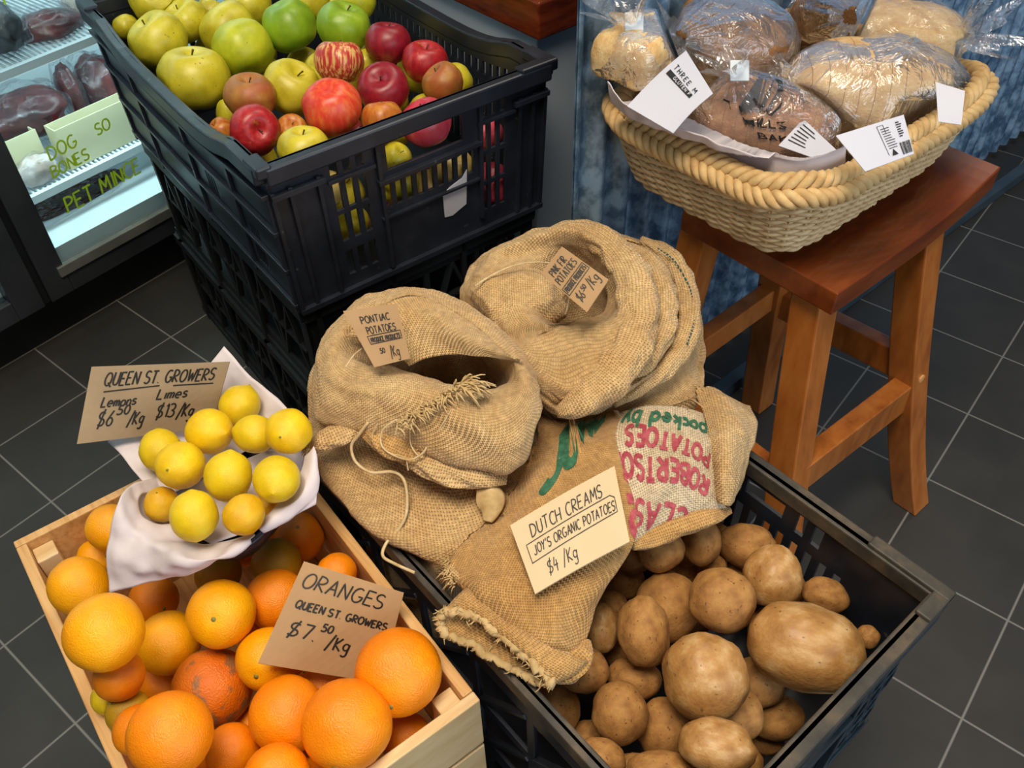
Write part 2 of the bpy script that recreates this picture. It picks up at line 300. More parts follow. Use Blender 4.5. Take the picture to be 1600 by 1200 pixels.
def galvanised():
    m, nt, b = mat('galvanised_iron'); co = coords(nt, (1, 1, .7)); v = tex(nt, co, 26, t='ShaderNodeTexVoronoi'); n = tex(nt, co, 9, 6, .7); n2 = tex(nt, co, 42, 4)
    c = ramp(nt, n.outputs[0], [(.3, '#3a5a78'), (.5, '#6a92b6'), (.7, '#9cbcd8')]); c = mix(nt, .35, c, ramp(nt, v.outputs['Color'], [(.2, '#3a5873'), (.8, '#7fa3c4')])); c = mix(nt, .5, c, ramp(nt, n2.outputs[0], [(.40, '#2a4764'), (.60, '#a9c6de')]))
    nt.links.new(c, b.inputs['Base Color']); b.inputs['Metallic'].default_value = .55
    nt.links.new(ramp(nt, n2.outputs[0], [(.3, (.3, .3, .3, 1)), (.7, (.55, .55, .55, 1))]), b.inputs['Roughness']); return m
MAT['galv'] = galvanised()
# ------------------------------------------------------------------ the setting
def tile_floor():
    m, nt, b = mat('slate_tiles'); tc = N(nt, 'ShaderNodeTexCoord'); mp = N(nt, 'ShaderNodeMapping'); mp.inputs['Rotation'].default_value = (0, 0, -math.radians(10.5)); nt.links.new(tc.outputs['Object'], mp.inputs[0])
    sc2 = N(nt, 'ShaderNodeVectorMath', operation='SCALE'); sc2.inputs['Scale'].default_value = 5.; nt.links.new(mp.outputs[0], sc2.inputs[0])
    fr_ = N(nt, 'ShaderNodeVectorMath', operation='FRACTION'); add = N(nt, 'ShaderNodeVectorMath', operation='ADD'); add.inputs[1].default_value = (.5, .5, .5)
    nt.links.new(sc2.outputs[0], add.inputs[0]); nt.links.new(add.outputs[0], fr_.inputs[0]); sub = N(nt, 'ShaderNodeVectorMath', operation='SUBTRACT'); sub.inputs[1].default_value = (.5, .5, .5); nt.links.new(fr_.outputs[0], sub.inputs[0])
    ab = N(nt, 'ShaderNodeVectorMath', operation='ABSOLUTE'); nt.links.new(sub.outputs[0], ab.inputs[0]); sp = N(nt, 'ShaderNodeSeparateXYZ'); nt.links.new(ab.outputs[0], sp.inputs[0])
    mn = N(nt, 'ShaderNodeMath', operation='MINIMUM'); nt.links.new(sp.outputs[0], mn.inputs[0]); nt.links.new(sp.outputs[1], mn.inputs[1])
    g_ = ramp(nt, mn.outputs[0], [(.006, (1, 1, 1, 1)), (.009, (0, 0, 0, 1))])
    fl = N(nt, 'ShaderNodeVectorMath', operation='FLOOR'); nt.links.new(add.outputs[0], fl.inputs[0]); wn = N(nt, 'ShaderNodeTexWhiteNoise', noise_dimensions='2D'); nt.links.new(fl.outputs[0], wn.inputs['Vector'])
    co = mp.outputs[0]; n = tex(nt, co, 9, 6, .65); n2 = tex(nt, co, 150, 2)
    c = ramp(nt, n.outputs[0], [(.3, '#2b2b2a'), (.7, '#383735')]); c = mix(nt, .25, c, ramp(nt, wn.outputs[0], [(0, '#292a2a'), (1, '#3b3936')]))
    c = mix(nt, ramp(nt, n2.outputs[0], [(.78, (0, 0, 0, 1)), (.84, (1, 1, 1, 1))]), c, '#5f5c57'); c = mix(nt, g_, c, '#7d7c78')
    nt.links.new(c, b.inputs['Base Color']); b.inputs['Roughness'].default_value = .55; bump(nt, b, tex(nt, co, 120, 4).outputs[0], .15, .001); return m
tag(MB().add([(-4, -4, 0), (4, -4, 0), (4, 4, 0), (-4, 4, 0)], [(0, 1, 2, 3)]).build('floor', tile_floor()), 'dark grey square floor tiles with pale grout', 'floor', kind='structure')
# corrugated iron sheet wall, ridges every 52 mm
mb = MB(); ys = np.arange(-1.395, 1.6, .0052); top, bot = 1.7, .03
prof = [(-.094 + .011 * math.sin(2 * math.pi * y / .052), y) for y in ys]
for off in (0, -.004):
    mb.add([(x + off, y, z) for z in (bot, top) for x, y in prof], grid_faces(2, len(prof), flip=bool(off)))
tag(mb.build('wall_back', MAT['galv'], smooth=True), 'blue-grey corrugated iron wall behind the stool', 'wall', kind='structure')
tag(MB().box(-.014, .012, -1.2, 1.6, .0006, .03).build('baseboard_back', MAT['rail'], bevel=.002), 'dark grey metal rail along the foot of the iron wall', 'skirting', kind='structure')

# ------------------------------------------------------------------ drinks-style cabinet with laminate top, right behind the apple crate
cab = tag(empty('counter', (-.36, -1.22, 0)), 'counter with red-brown laminate top and pale steel side behind apple crate', 'counter')
MB().box(-1.03, -.365, -1.212, -.95, .0006, .645).build('cabinet_body', MAT['steel'], cab, bevel=.003)
MB().box(-1.05, -.345, -1.227, -.93, .646, .705).build('counter_top', MAT['brownlam'], cab, bevel=.003)
def tray():
    t = tag(empty('wicker_tray', (-.6, -1.0, .705)), 'pale wicker tray on the red-brown counter, at top edge of photo', 'tray')
    def loop(k, r): return [(-.535 + (.155 + r) * math.copysign(abs(math.cos(a)) ** .3, math.cos(a)), -1.045 + (.152 + r) * math.copysign(abs(math.sin(a)) ** .3, math.sin(a)), .7125 + .0075 * k + .0016 * math.sin(a * 36 + k * math.pi)) for a in np.linspace(0, 2 * math.pi, 220, endpoint=False)]
    m = MB()
    for k in range(9): m.tube(loop(k, .002 * k), .0042, 5, True)
    m.build('woven_side', MAT['wicker'], t, True); MB().tube(loop(9.6, .022), .009, 8, True).build('rim', MAT['rope'], t, True)
    MB().box(-.685, -.385, -1.19, -.9, .7065, .711).build('base', MAT['wicker'], t)
tray()

# ------------------------------------------------------------------ display fridge (front plane runs along s, depth d goes back)
FA = math.radians(11); FT = np.array([-math.sin(FA), math.cos(FA), 0]); FN = np.array([math.cos(FA), math.sin(FA), 0]); FO = np.array([-1.018, -1.957, 0])
def F(s, d, z): return FO + FT * s - FN * d + np.array([0, 0, z])
def fpt(px, py, d):
    r = ROT @ np.array([(px - 800) / FPX, -(py - 600) / FPX, -1.0]); t = ((FO - d * FN - CAM) @ FN) / (r @ FN); return CAM + r * t
def FB(mb, s0, s1, d0, d1, z0, z1): return mb.box(s0, s1, d0, d1, z0, z1, M=lambda p: F(*p))
fr = tag(empty('display_fridge', tuple(F(.3, .3, 0))), 'glass-fronted meat fridge with dark frame and lit white interior', 'fridge')
FB(MB(), -.8, .86, .045, .56, .0006, .11).build('plinth', MAT['black2'], fr)
FB(FB(FB(FB(FB(MB(), -.8, 1.0, .02, .55, .115, .20), -.8, 1.0, .53, .56, .2, 1.25), -.8, 1.0, .02, .56, 1.2, 1.25), .97, 1.0, .02, .53, .2, 1.2), -.8, -.77, .02, .53, .2, 1.2).build('cabinet_shell', MAT['white_in'], fr)
d = FB(FB(FB(FB(MB(), -.005, .045, -.02, .015, .12, 1.2), .9, .95, -.02, .015, .12, 1.2), .045, .9, -.02, .015, .12, .165), .045, .9, -.02, .015, 1.15, 1.2).build('door', MAT['darkmetal'], fr, bevel=.002)
FB(MB(), .03, .9, -.026, -.012, .163, .186).build('sill_strip', MAT['alu'], d, bevel=.002)
FB(MB(), .045, .9, -.006, -.002, .186, 1.15).build('pane', MAT['glass'], d)
d2 = FB(FB(FB(MB(), -.075, -.02, -.02, .015, .12, 1.2), -.78, -.72, -.02, .015, .12, 1.2), -.72, -.075, -.02, .015, .12, .165).build('door', MAT['darkmetal'], fr, bevel=.002)
FB(MB(), -.72, -.075, -.006, -.002, .165, 1.15).build('pane', MAT['glass'], d2)
FB(MB(), -.0185, -.0065, -.012, .0195, .12, 1.2).build('door_seal', MAT['black2'], fr)
def shelf(z, d0):
    m = MB(); FB(m, -.76, .96, d0, d0 + .012, z - .012, z + .004); FB(m, -.76, .96, .5, .51, z - .01, z)
    for k in range(100): s = -.12 + k * .0105; FB(m, s, s + .0042, d0 + .01, .505, z - .004, z + .001)
    return m.build('wire_shelf', MAT['wire'], fr)
shelf(.283, .075); shelf(.525, .075)
m = MB()
FB(m, -.7, .95, .05, .075, 1.17, 1.19); tubem, nt, b = mat('fridge_tube'); b.inputs['Emission Color'].default_value = (.75, .97, 1, 1); b.inputs['Emission Strength'].default_value = 6
m.build('light_tube', tubem, fr)
l = area('fridge_lamp', tuple(F(.35, .09, 1.1)), tuple(F(.3, .25, .2)), 1.2, .06, 3.2, (.75, .97, 1)); l.rotation_euler.z += 0
l = area('fridge_lamp', tuple(F(.3, .05, .50)), tuple(F(.3, .22, .2)), .9, .04, 2.0, (.72, .96, 1))
# marker writing on the pane
def pane_text(txt, p, h, rot, parent, pen=.006, wx=1.):
    o = fpt(p[0], p[1], -.008); s0 = (o - FO) @ FT; m = MB(); write(m, txt, s0, o[2], h, lambda a, c: F(a, -.0075, c), pen, .12, .18, wx, rot); return m
pane_text('PET MINCE', (108, 333), .032, .05, d, .0042, .92).build('lettering', MAT['lime'], d)
for t, p, h in (('DOG', (80, 250), .025), ('BONES', (84, 278), .022), ('SO', (152, 212), .022), ('IT', (-4, 13), .026)):
    pane_text(t, p, h, .05, d, .0038).build('lettering', MAT['lime'], d)
def lump(name, c, ax, rot_z, material, seed, dents=.16, n=26):
    """irregular lump (meat, bones) as one mesh"""
    vs = []; R = Matrix.Rotation(rot_z, 3, 'Z')
    for i in range(n + 1):
        th = math.pi * i / n
        for j in range(n * 2):
            a = math.pi * j / n; u = Vector((math.sin(th) * math.cos(a), math.sin(th) * math.sin(a), math.cos(th)))
            k = 1 + dents * nz(u, 1.7, seed) + dents * .5 * nz(u, 4.1, seed + 3)
            vs.append(R @ Vector((u.x * ax[0] * k, u.y * ax[1] * k, u.z * ax[2] * k)) + Vector(c))
    return MB().add(vs, grid_faces(n + 1, n * 2, True)), material
def bagged(name, label, cat, c, ax, rz, m_, seed, film=1.18):
    o = tag(empty(name, (c[0], c[1], c[2] - ax[2])), label, cat)
    lump('x', c, ax, rz, None, seed)[0].build('meat', m_, o, True)
    lump('x', c, [a * film for a in ax], rz, None, seed + 9, .3)[0].build('plastic_bag', MAT['film2'], o, True); return o
bagged('meat_bag', 'large dark red joint in clear bag on lower fridge shelf', 'meat', fpt(42, 178, .235), (.055, .085, .05), FA, MAT['meat'], 3)
bagged('meat_bag', 'bag of red meat behind the cream carton, beside the apple crate', 'meat', fpt(160, 138, .25), (.05, .06, .075), FA, MAT['meat'], 14)
bagged('meat_bag', 'narrow dark bag of meat standing between the two red joints', 'meat', fpt(112, 150, .24), (.035, .022, .07), FA, MAT['meat'], 24)
bagged('meat_bag', 'long pinkish cut in clear bag on upper fridge shelf', 'meat', fpt(78, 42, .16), (.045, .065, .03), FA, MAT['meat'], 31)
bagged('meat_bag', 'pale fatty cut at right end of the upper fridge shelf', 'meat', fpt(132, 6, .23), (.045, .04, .045), FA, MAT['bone'], 36)
bagged('meat_bag', 'grey wrapped roll at left end of the upper fridge shelf', 'meat', fpt(-4, 44, .14), (.05, .042, .045), FA, MAT['darkmetal'], 41)
bagged('bone_bag', 'pale bones in clear bag in front of the cream carton', 'bones', fpt(58, 268, .115), (.022, .045, .032), FA, MAT['bone'], 51)
bagged('mince_tray', 'flat bag of brown mince below the lower fridge shelf', 'mince', fpt(120, 322, .16) + np.array([0, 0, .0]), (.05, .13, .022), FA, MAT['mince'], 61)
cx = tag(empty('carton', tuple(F(.3, .16, .284))), 'open cream cardboard carton on the lower fridge shelf', 'carton')
FB(FB(MB(), .185, .48, .105, .108, .285, .375), .185, .188, .108, .15, .285, .372).build('front_panel', MAT['carton'], cx)
FB(FB(MB(), .188, .48, .147, .15, .285, .372), .188, .48, .108, .147, .285, .288).build('inner_panel', MAT['carton'], cx)
cx2 = tag(empty('carton', tuple(F(.05, .2, .284))), 'cream cardboard carton behind the bag of bones, left of the other carton', 'carton')
FB(FB(MB(), -.14, .165, .145, .148, .285, .375), .162, .165, .148, .172, .285, .372).build('front_panel', MAT['carton'], cx2)

# ------------------------------------------------------------------ crates
def panel(mb, f, U, V, holes, th):
    """wall of U x V (unit coordinates 0..1) with rectangular holes; f(u, v, w) -> world, w in metres of thickness"""
    us = sorted({0., 1.} | {h[0] for h in holes} | {h[1] for h in holes} | set(np.linspace(0, 1, 9))); vs = sorted({0., 1.} | {h[2] for h in holes} | {h[3] for h in holes})
    nu, nv = len(us), len(vs); S = np.ones((nu - 1, nv - 1), bool)
    for i in range(nu - 1):
        for j in range(nv - 1):
            a, b = (us[i] + us[i + 1]) / 2, (vs[j] + vs[j + 1]) / 2
            if any(h[0] < a < h[1] and h[2] < b < h[3] for h in holes): S[i, j] = False
    V_ = [f(u, v, w_) for w_ in (0, th) for u in us for v in vs]; n = nu * nv; I = lambda i, j, k=0: k * n + i * nv + j; Fc = []
    for i in range(nu - 1):
        for j in range(nv - 1):
            if not S[i, j]: continue
            Fc += [(I(i, j), I(i, j + 1), I(i + 1, j + 1), I(i + 1, j)), (I(i, j, 1), I(i + 1, j, 1), I(i + 1, j + 1, 1), I(i, j + 1, 1))]
            for di, dj, a, b in ((-1, 0, (i, j), (i, j + 1)), (1, 0, (i + 1, j + 1), (i + 1, j)), (0, -1, (i + 1, j), (i, j)), (0, 1, (i, j + 1), (i + 1, j + 1))):
                ii, jj = i + di, j + dj
                if not (0 <= ii < nu - 1 and 0 <= jj < nv - 1) or not S[ii, jj]: Fc.append((I(*a), I(*a, 1), I(*b, 1), I(*b))[::-1])
    return mb.add(V_, Fc)
def rib(mb, f, u0, u1, v0, v1, out):
    n = 6; P = []
    for i in range(n + 1):
        u = u0 + (u1 - u0) * i / n; P += [f(u, v0, .0), f(u, v1, .0), f(u, v1, -out), f(u, v0, -out)]
    Fc = [(0, 1, 2, 3), tuple(4 * n + k for k in (3, 2, 1, 0))]
    for i in range(n):
        for k in range(4): Fc.append((4 * i + k, 4 * i + 4 + k, 4 * i + 4 + (k + 1) % 4, 4 * i + (k + 1) % 4))
    mb.add(P, Fc)
def frame(B, e1, e2): return lambda x, y, z: np.array(B) + np.array(e1) * x + np.array(e2) * y + np.array([0, 0, z])
def walls(L, Wd, z0, z1, tp, K, dip=0., dipend=0.):
    """four wall maps f(u, v, w): -y side, +y side, front (+x), back; taper tp metres inward at the bottom; rim dips along the long sides"""
    H = z1 - z0
    def zt(u, v, dp): return z0 + v * (H - dp * min(1, max(0, 1 - (abs(u - .5) / .36) ** 4)) * v ** 2)
    def side(s):
        def f(u, v, w_):
            t = tp * (1 - v); y = (t + w_) if s < 0 else Wd - t - w_
            return K(-(L - 2 * t) * (1 - u) - t, y, zt(u, v, dip))
        return f
    def end(s):
        def f(u, v, w_):
            t = tp * (1 - v); x = -(t + w_) if s > 0 else -L + t + w_
            return K(x, t + (Wd - 2 * t) * u, zt(u, v, dipend))
        return f
    return side(-1), side(1), end(1), end(-1)
def slots(u0, u1, v0, v1, n, gap=.42): s = (u1 - u0) / n; return [(u0 + s * i, u0 + s * (i + 1 - gap), v0, v1) for i in range(n)]
def rimbar(mb, f, w0, w1, h0, h1, n=24):
    P = []
    for i in range(n + 1):
        u = i / n; c = f(u, 1, 0); a, b = f(u, 1, w0), f(u, 1, w1)
        P += [a + (0, 0, h0), b + (0, 0, h0), b + (0, 0, h1), a + (0, 0, h1)]
    Fc = [(0, 1, 2, 3), tuple(4 * n + k for k in (3, 2, 1, 0))]
    for i in range(n):
        for k in range(4): Fc.append((4 * i + k, 4 * i + 4 + k, 4 * i + 4 + (k + 1) % 4, 4 * i + (k + 1) % 4))
    mb.add(P, Fc)
def floor_slab(name, parent, K, L, Wd, z, tp, material, th=.006):
    return MB().box(-L + tp, -tp, tp, Wd - tp, z, z + th, M=lambda p: K(*p)).build(name, material, parent)
# -- apple crate
AB, A1, A2 = (-.286, -1.748, 0), (.9983, -.0576, 0), (.0576, .9983, 0); KA = frame(AB, A1, A2); AL, AW = .67, .462
ac = tag(empty('produce_crate', tuple(KA(-.33, .23, .412))), 'black plastic crate heaped with apples on top of the stack', 'crate')
sl, sr, se, sb = walls(AL, AW, .412, .663, .008, KA, .026, .0)
hs = [(.385, .665, .70, .895)]
for (v0, v1) in ((.79, .90), (.57, .75), (.36, .54), (.12, .29)): hs += slots(.195, .325, v0, v1, 3)
for (v0, v1) in ((.79, .90), (.57, .75), (.36, .54), (.15, .33)): hs += slots(.74, .85, v0, v1, 3)
hs += slots(.365, .72, .46, .61, 9)
m = panel(MB(), se, 1, 1, hs, .005)
for u in (.0, .055, .145): rib(m, se, u, u + .012, .0, .84, .007)
for u in (.88, .935, .985): rib(m, se, u, u + .012, .0, .84, .007)
rib(m, se, .0, .17, .80, .83, .011); rib(m, se, .86, 1., .80, .83, .011); rib(m, se, .34, .73, .64, .665, .009); rib(m, se, .34, .73, .40, .415, .006); rib(m, se, .345, .358, .05, .9, .007); rib(m, se, .722, .735, .12, .9, .007)
rib(m, se, 0, 1, 0, .035, .008); rib(m, se, .18, .34, .76, .78, .006); rib(m, se, .72, .87, .76, .78, .006)
m.build('end_panel', MAT['black'], ac, bevel=.0012)
m = panel(MB(), sb, 1, 1, [(.36, .64, .75, .9)] + slots(.2, .8, .3, .6, 12), .005); m.build('end_panel', MAT['black'], ac)
m = panel(MB(), sl, 1, 1, slots(.60, .66, .25, .55, 4) + slots(.82, .87, .12, .4, 4) + [(.36, .385, .93, .965), (.60, .63, .93, .965), (.8, .835, .925, .965)], .005)
for v, o_ in ((.80, .011), (.56, .008), (.30, .006), (.04, .006)): rib(m, sl, .0, 1., v, v + .03, o_)
for u in (.0, .20, .52, .78, .985): rib(m, sl, u, u + .014, 0, .82, .005)
m.build('side_panel', MAT['black'], ac, bevel=.001)
hs = []
for (v0, v1) in ((.72, .82), (.42, .66), (.12, .36)): hs += slots(.06, .94, v0, v1, 30, .5)
m = panel(MB(), sr, 1, 1, hs, .005); m.build('side_panel', MAT['black'], ac)
m = MB()
for f in (sl, sr, se, sb): rimbar(m, f, -.013, .007, -.026, .0)
m.box(-.03, .012, -.012, .010, .650, .667, M=lambda p: KA(*p)); m.box(-.008, .012, AW - .055, AW + .012, .650, .668, M=lambda p: KA(*p)); m.box(-.05, .012, AW - .010, AW + .012, .650, .667, M=lambda p: KA(*p)); m.box(-AL - .012, -AL + .04, -.012, .012, .650, .668, M=lambda p: KA(*p))
m.build('rim', MAT['black'], ac, bevel=.003)
floor_slab('base', ac, KA, AL, AW, .413, .009, MAT['black'])
tp_ = [(.575, .40), (.61, .43), (.655, .455), (.675, .50), (.672, .40), (.668, .26), (.645, .245), (.61, .22), (.578, .23)]
m = MB(); m.add([se(u, v, -.0012) for u, v in tp_] + [se(u, v, -.0002) for u, v in tp_], [tuple(range(9)), tuple(range(17, 8, -1))] + [(k, (k + 1) % 9, 9 + (k + 1) % 9, 9 + k) for k in range(9)])
m.build('torn_sticker', MAT['label'], ac)
# -- two empty lattice crates under it
def lattice(zb, zt_, label):
    o = tag(empty('produce_crate', tuple(KA(-.33, .23, zb))), label, 'crate', 'black crates stacked under the apples')
    K = lambda x, y, z: KA(x - .012, y + .012, z); L, Wd = .63, .43; H = zt_ - zb
    fs = walls(L, Wd, zb, zt_, .004, K)
    for f, nm, n in ((fs[0], 'side_panel', 6), (fs[1], 'side_panel', 6), (fs[2], 'end_panel', 4), (fs[3], 'end_panel', 4)):
        m = panel(MB(), f, 1, 1, [(.04, .96, .16, .82)], .005)
        for i in range(n):
            a, b = .04 + .92 * i / n, .04 + .92 * (i + 1) / n
            for p, q_ in (((a, .16), ((a + b) / 2, .82)), (((a + b) / 2, .82), (b, .16)), ((a, .16), (a, .82)), ((a, .5), (b, .5))):
                m.bar(f(p[0], p[1], .003), f(q_[0], q_[1], .003), .010, .006)
        rib(m, f, 0, 1, .9, 1., .006); rib(m, f, 0, 1, 0, .07, .004)
        for k in range(3): u = .04 + .92 * k / 3; rib(m, f, u, u + .02, 0, 1, .006)
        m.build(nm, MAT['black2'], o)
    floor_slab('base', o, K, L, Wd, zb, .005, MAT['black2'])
lattice(.0006, .204, 'lower black lattice crate under the apple crate, standing on floor tiles'); lattice(.206, .411, 'upper black lattice crate directly under the apple crate')
# -- potato crate
PB = (.575, -1.884, 0); KP = frame(PB, (1, 0, 0), (0, 1, 0)); PL, PW, PZ = .605, .389, .445
pc = tag(empty('produce_crate', tuple(KP(-.3, .2, .152))), 'large black crate of potatoes with sacks standing in its back half', 'crate')
sl, sr, se, sb = walls(PL, PW, .15, PZ, .004, KP)
hs = slots(.50, .80, .80, .91, 8, .45); hs = [h for h in hs if not (.60 < h[0] < .70)] + [(.605, .695, .82, .9)]
for (v0, v1) in ((.52, .74), (.24, .46)): hs += slots(.46, .86, v0, v1, 12, .5)
hs += slots(.08, .42, .5, .74, 8, .5)
m = panel(MB(), sr, 1, 1, hs, .005); m.build('side_panel', MAT['black'], pc)
m = panel(MB(), sl, 1, 1, [(.05 + .155 * i + .01, .05 + .155 * (i + 1) - .01, a, b) for i in range(6) for a, b in ((.12, .42), (.48, .78))], .005)
for i in range(6):
    u = .05 + .155 * i
    for a, b in ((.12, .42), (.48, .78)): m.bar(sl(u + .01, a, .002), sl(u + .145, b, .002), .008, .006)
m.build('side_panel', MAT['black'], pc, bevel=.001)
m = panel(MB(), se, 1, 1, [(.36, .66, .70, .82)], .006)
rib(m, se, 0, 1, .86, .90, .01); rib(m, se, .32, .34, .1, .86, .009); rib(m, se, .68, .70, .1, .86, .009); rib(m, se, .34, .68, .64, .68, .01); rib(m, se, .0, 1, .0, .04, .006)
for i in range(4):
    for k in range(5):
        u = .72 + .068 * i + .034 * (k % 2); v = .08 + .15 * k
        if u < .94:
            pr = None
            for j in range(7):
                a = math.pi / 3 * j; p = se(u + .03 + .033 * math.cos(a), v + .07 + .085 * math.sin(a), -.002)
                if pr is not None: m.bar(pr, p, .003, .003)
                pr = p
        u = .02 + .068 * i + .034 * (k % 2)
        if u < .24:
            pr = None
            for j in range(7):
                a = math.pi / 3 * j; p = se(u + .03 + .033 * math.cos(a), v + .07 + .085 * math.sin(a), -.002)
                if pr is not None: m.bar(pr, p, .003, .003)
                pr = p
m.build('end_panel', MAT['skysheen'], pc, bevel=.001)
panel(MB(), sb, 1, 1, [(.36, .66, .70, .82)], .006).build('end_panel', MAT['black'], pc)
m = MB(); m.add([se(u, v, -.012) for u, v in ((.44, .33), (.52, .33), (.52, .5), (.44, .5))] + [se(u, v, -.0108) for u, v in ((.44, .33), (.52, .33), (.52, .5), (.44, .5))], [(0, 1, 2, 3), (7, 6, 5, 4), (0, 4, 5, 1), (1, 5, 6, 2), (2, 6, 7, 3), (3, 7, 4, 0)]); m.build('white_sticker', MAT['label'], pc)
m = MB()
for f, ow in ((sl, -.0055), (sr, -.010), (se, -.010), (sb, -.010)): rimbar(m, f, ow, .009, -.022, .0)
m.box(-.085, .010, PW - .006, PW + .010, PZ - .004, PZ + .005, M=lambda p: KP(*p)); m.box(-.007, .010, PW - .04, PW + .010, PZ - .004, PZ + .0045, M=lambda p: KP(*p))
m.build('rim', MAT['rimdust'], pc, bevel=.002); floor_slab('base', pc, KP, PL, PW, .151, .004, MAT['black'])
pu = tag(empty('produce_crate', tuple(KP(-.3, .2, 0))), 'low black crate on the floor under the potato crate', 'crate')
K2 = lambda x, y, z: KP(x - .03, y + .02, z)
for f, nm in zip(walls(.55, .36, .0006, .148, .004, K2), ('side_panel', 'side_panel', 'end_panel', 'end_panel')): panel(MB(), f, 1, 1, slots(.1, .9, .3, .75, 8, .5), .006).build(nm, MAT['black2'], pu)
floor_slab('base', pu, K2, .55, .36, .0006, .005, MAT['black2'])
# -- pine box of oranges
WB, W1, W2 = (-.169, -2.201, 0), (.99843, -.056, 0), (.056, .99843, 0); KW = frame(WB, W1, W2); WL, WW, WZ, W0 = .488, .315, .408, .205
wb = tag(empty('wooden_crate', tuple(KW(.24, .16, W0))), 'pine box of oranges with slatted sides, bottom left of photo', 'crate')
def wbox(name, x0, x1, y0, y1, z0, z1, m_): return MB().box(x0, x1, y0, y1, z0, z1, M=lambda p: KW(*p)).build(name, m_, wb, bevel=.0015)
h = (WZ - W0 - .008) / 2
for k in range(2):
    z0 = W0 + k * (h + .008); z1 = z0 + h
    wbox('side_slat', .0115, WL - .0125, 0, .012, z0, z1, MAT['pine']); wbox('side_slat', .0115, WL - .0125, WW - .012, WW, z0, z1, MAT['pine'])
    wbox('end_slat', 0, .011, 0, WW, z0, z1, MAT['pine']); wbox('end_slat', WL - .012, WL, 0, WW, z0, z1, MAT['pinepale'])
for x, y in ((.0115, .0125), (.0115, WW - .0365), (WL - .0365, .0125), (WL - .0365, WW - .0365)): wbox('corner_post', x, x + .024, y, y + .024, W0 + .009, WZ - .014, MAT['pinepale'])
wbox('base', .0115, WL - .0125, .0125, WW - .0125, W0, W0 + .008, MAT['pine'])
uo = tag(empty('produce_crate', tuple(KW(.24, .16, 0))), 'black crate on the floor under the pine box of oranges', 'crate')
KO = lambda x, y, z: KW(x + WL - .02, y + .02, z)
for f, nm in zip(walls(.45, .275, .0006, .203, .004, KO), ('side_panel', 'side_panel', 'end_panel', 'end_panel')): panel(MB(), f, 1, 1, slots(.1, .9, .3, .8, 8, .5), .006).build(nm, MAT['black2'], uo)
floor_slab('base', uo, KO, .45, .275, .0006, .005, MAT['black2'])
# ------------------------------------------------------------------ timber stool
st = tag(empty('bar_stool', (.2, -1.18, 0)), 'reddish-brown timber saddle stool carrying the bread basket by iron wall', 'stool')
m = MB(); n = 20; x0, x1, y0, y1 = .052, .294, -1.326, -.965
rows = []
for i in range(n + 1):
    t = i / n; y = y0 + (y1 - y0) * t; up = .026 * (2 * t - 1) ** 2 if t > .5 else .004 * (2 * t - 1) ** 2
    zt_ = .574 + up; rows.append([(x0, y, zt_), (x1, y, zt_), (x1, y, zt_ - .034), (x0, y, zt_ - .034)])
P = [p for r in rows for p in r]; Fc = [(0, 1, 2, 3), tuple(4 * n + k for k in (3, 2, 1, 0))]
for i in range(n):
    for k in range(4): Fc.append((4 * i + k, 4 * i + 4 + k, 4 * i + 4 + (k + 1) % 4, 4 * i + (k + 1) % 4))
m.add(P, Fc); m.build('seat', MAT['seat'], st, bevel=.002)
def leg(tx, ty, bx, by, w_=.044):
    m = MB(); n = 12; P = []
    for i in range(n + 1):
        t = i / n; z = .0006 + .5484 * (1 - t); k = .78 * t + .22 * t ** 3; x = tx + (bx - tx) * k; y = ty + (by - ty) * k; a = w_ / 2
        P += [(x - a, y - a, z), (x + a, y - a, z), (x + a, y + a, z), (x - a, y + a, z)]
    Fc = [(0, 1, 2, 3), tuple(4 * n + k for k in (3, 2, 1, 0))]
    for i in range(n):
        for k in range(4): Fc.append((4 * i + k, 4 * i + 4 + k, 4 * i + 4 + (k + 1) % 4, 4 * i + (k + 1) % 4))
    return m.add(P, Fc).build('leg', MAT['stool'], st, bevel=.0025)
LT = dict(near=(.245, -1.286, .365, -1.365), right=(.265, -1.082, .387, -1.016), left=(.062, -1.286, .042, -1.365), back=(.066, -1.085, .060, -1.024))
for k in LT: leg(*LT[k])
def lp(k, z): tx, ty, bx, by = LT[k]; t = 1 - z / .549; e = .78 * t + .22 * t ** 3; return np.array([tx + (bx - tx) * e, ty + (by - ty) * e, z])
def stretch(a, za, b, zb, hgt=.05, th=.026): return MB().bar(lp(a, za), lp(b, zb), th, hgt).build('stretcher', MAT['stool'], st, bevel=.002)
stretch('near', .235, 'right', .255, .062, .03); stretch('right', .30, 'back', .285, .05); stretch('back', .30, 'left', .275, .046); stretch('left', .235, 'near', .225, .05)
MB().tube([lp('right', .29) + (.021, 0, 0), lp('right', .29) + (.0235, 0, 0)], .007, 10).build('dowel_cap', MAT['scuff'], st)
# ------------------------------------------------------------------ wicker basket
BC = (.097, -1.172); SEATZ = .600
bk = tag(empty('bread_basket', (BC[0], BC[1], SEATZ)), 'rectangular wicker basket with thick rope rim holding bagged bread on the stool', 'basket')
def ring(hx, hy, z, n, corner=0., pw=6.5):
    a = np.linspace(0, 2 * math.pi, 1440, endpoint=False); c, s_ = np.cos(a), np.sin(a)
    p = np.stack([BC[0] + hx * np.sign(c) * abs(c) ** (2 / pw), BC[1] + hy * np.sign(s_) * abs(s_) ** (2 / pw), z + corner * (abs(c * s_) * 2) ** 2.2], 1)
    dd = np.concatenate([[0], np.cumsum(np.linalg.norm(np.diff(np.vstack([p, p[:1]]), axis=0), axis=1))]); t = np.linspace(0, dd[-1], n, endpoint=False)
    q_ = np.vstack([p, p[:1]]); return np.stack([np.interp(t, dd, q_[:, k]) for k in range(3)], 1)
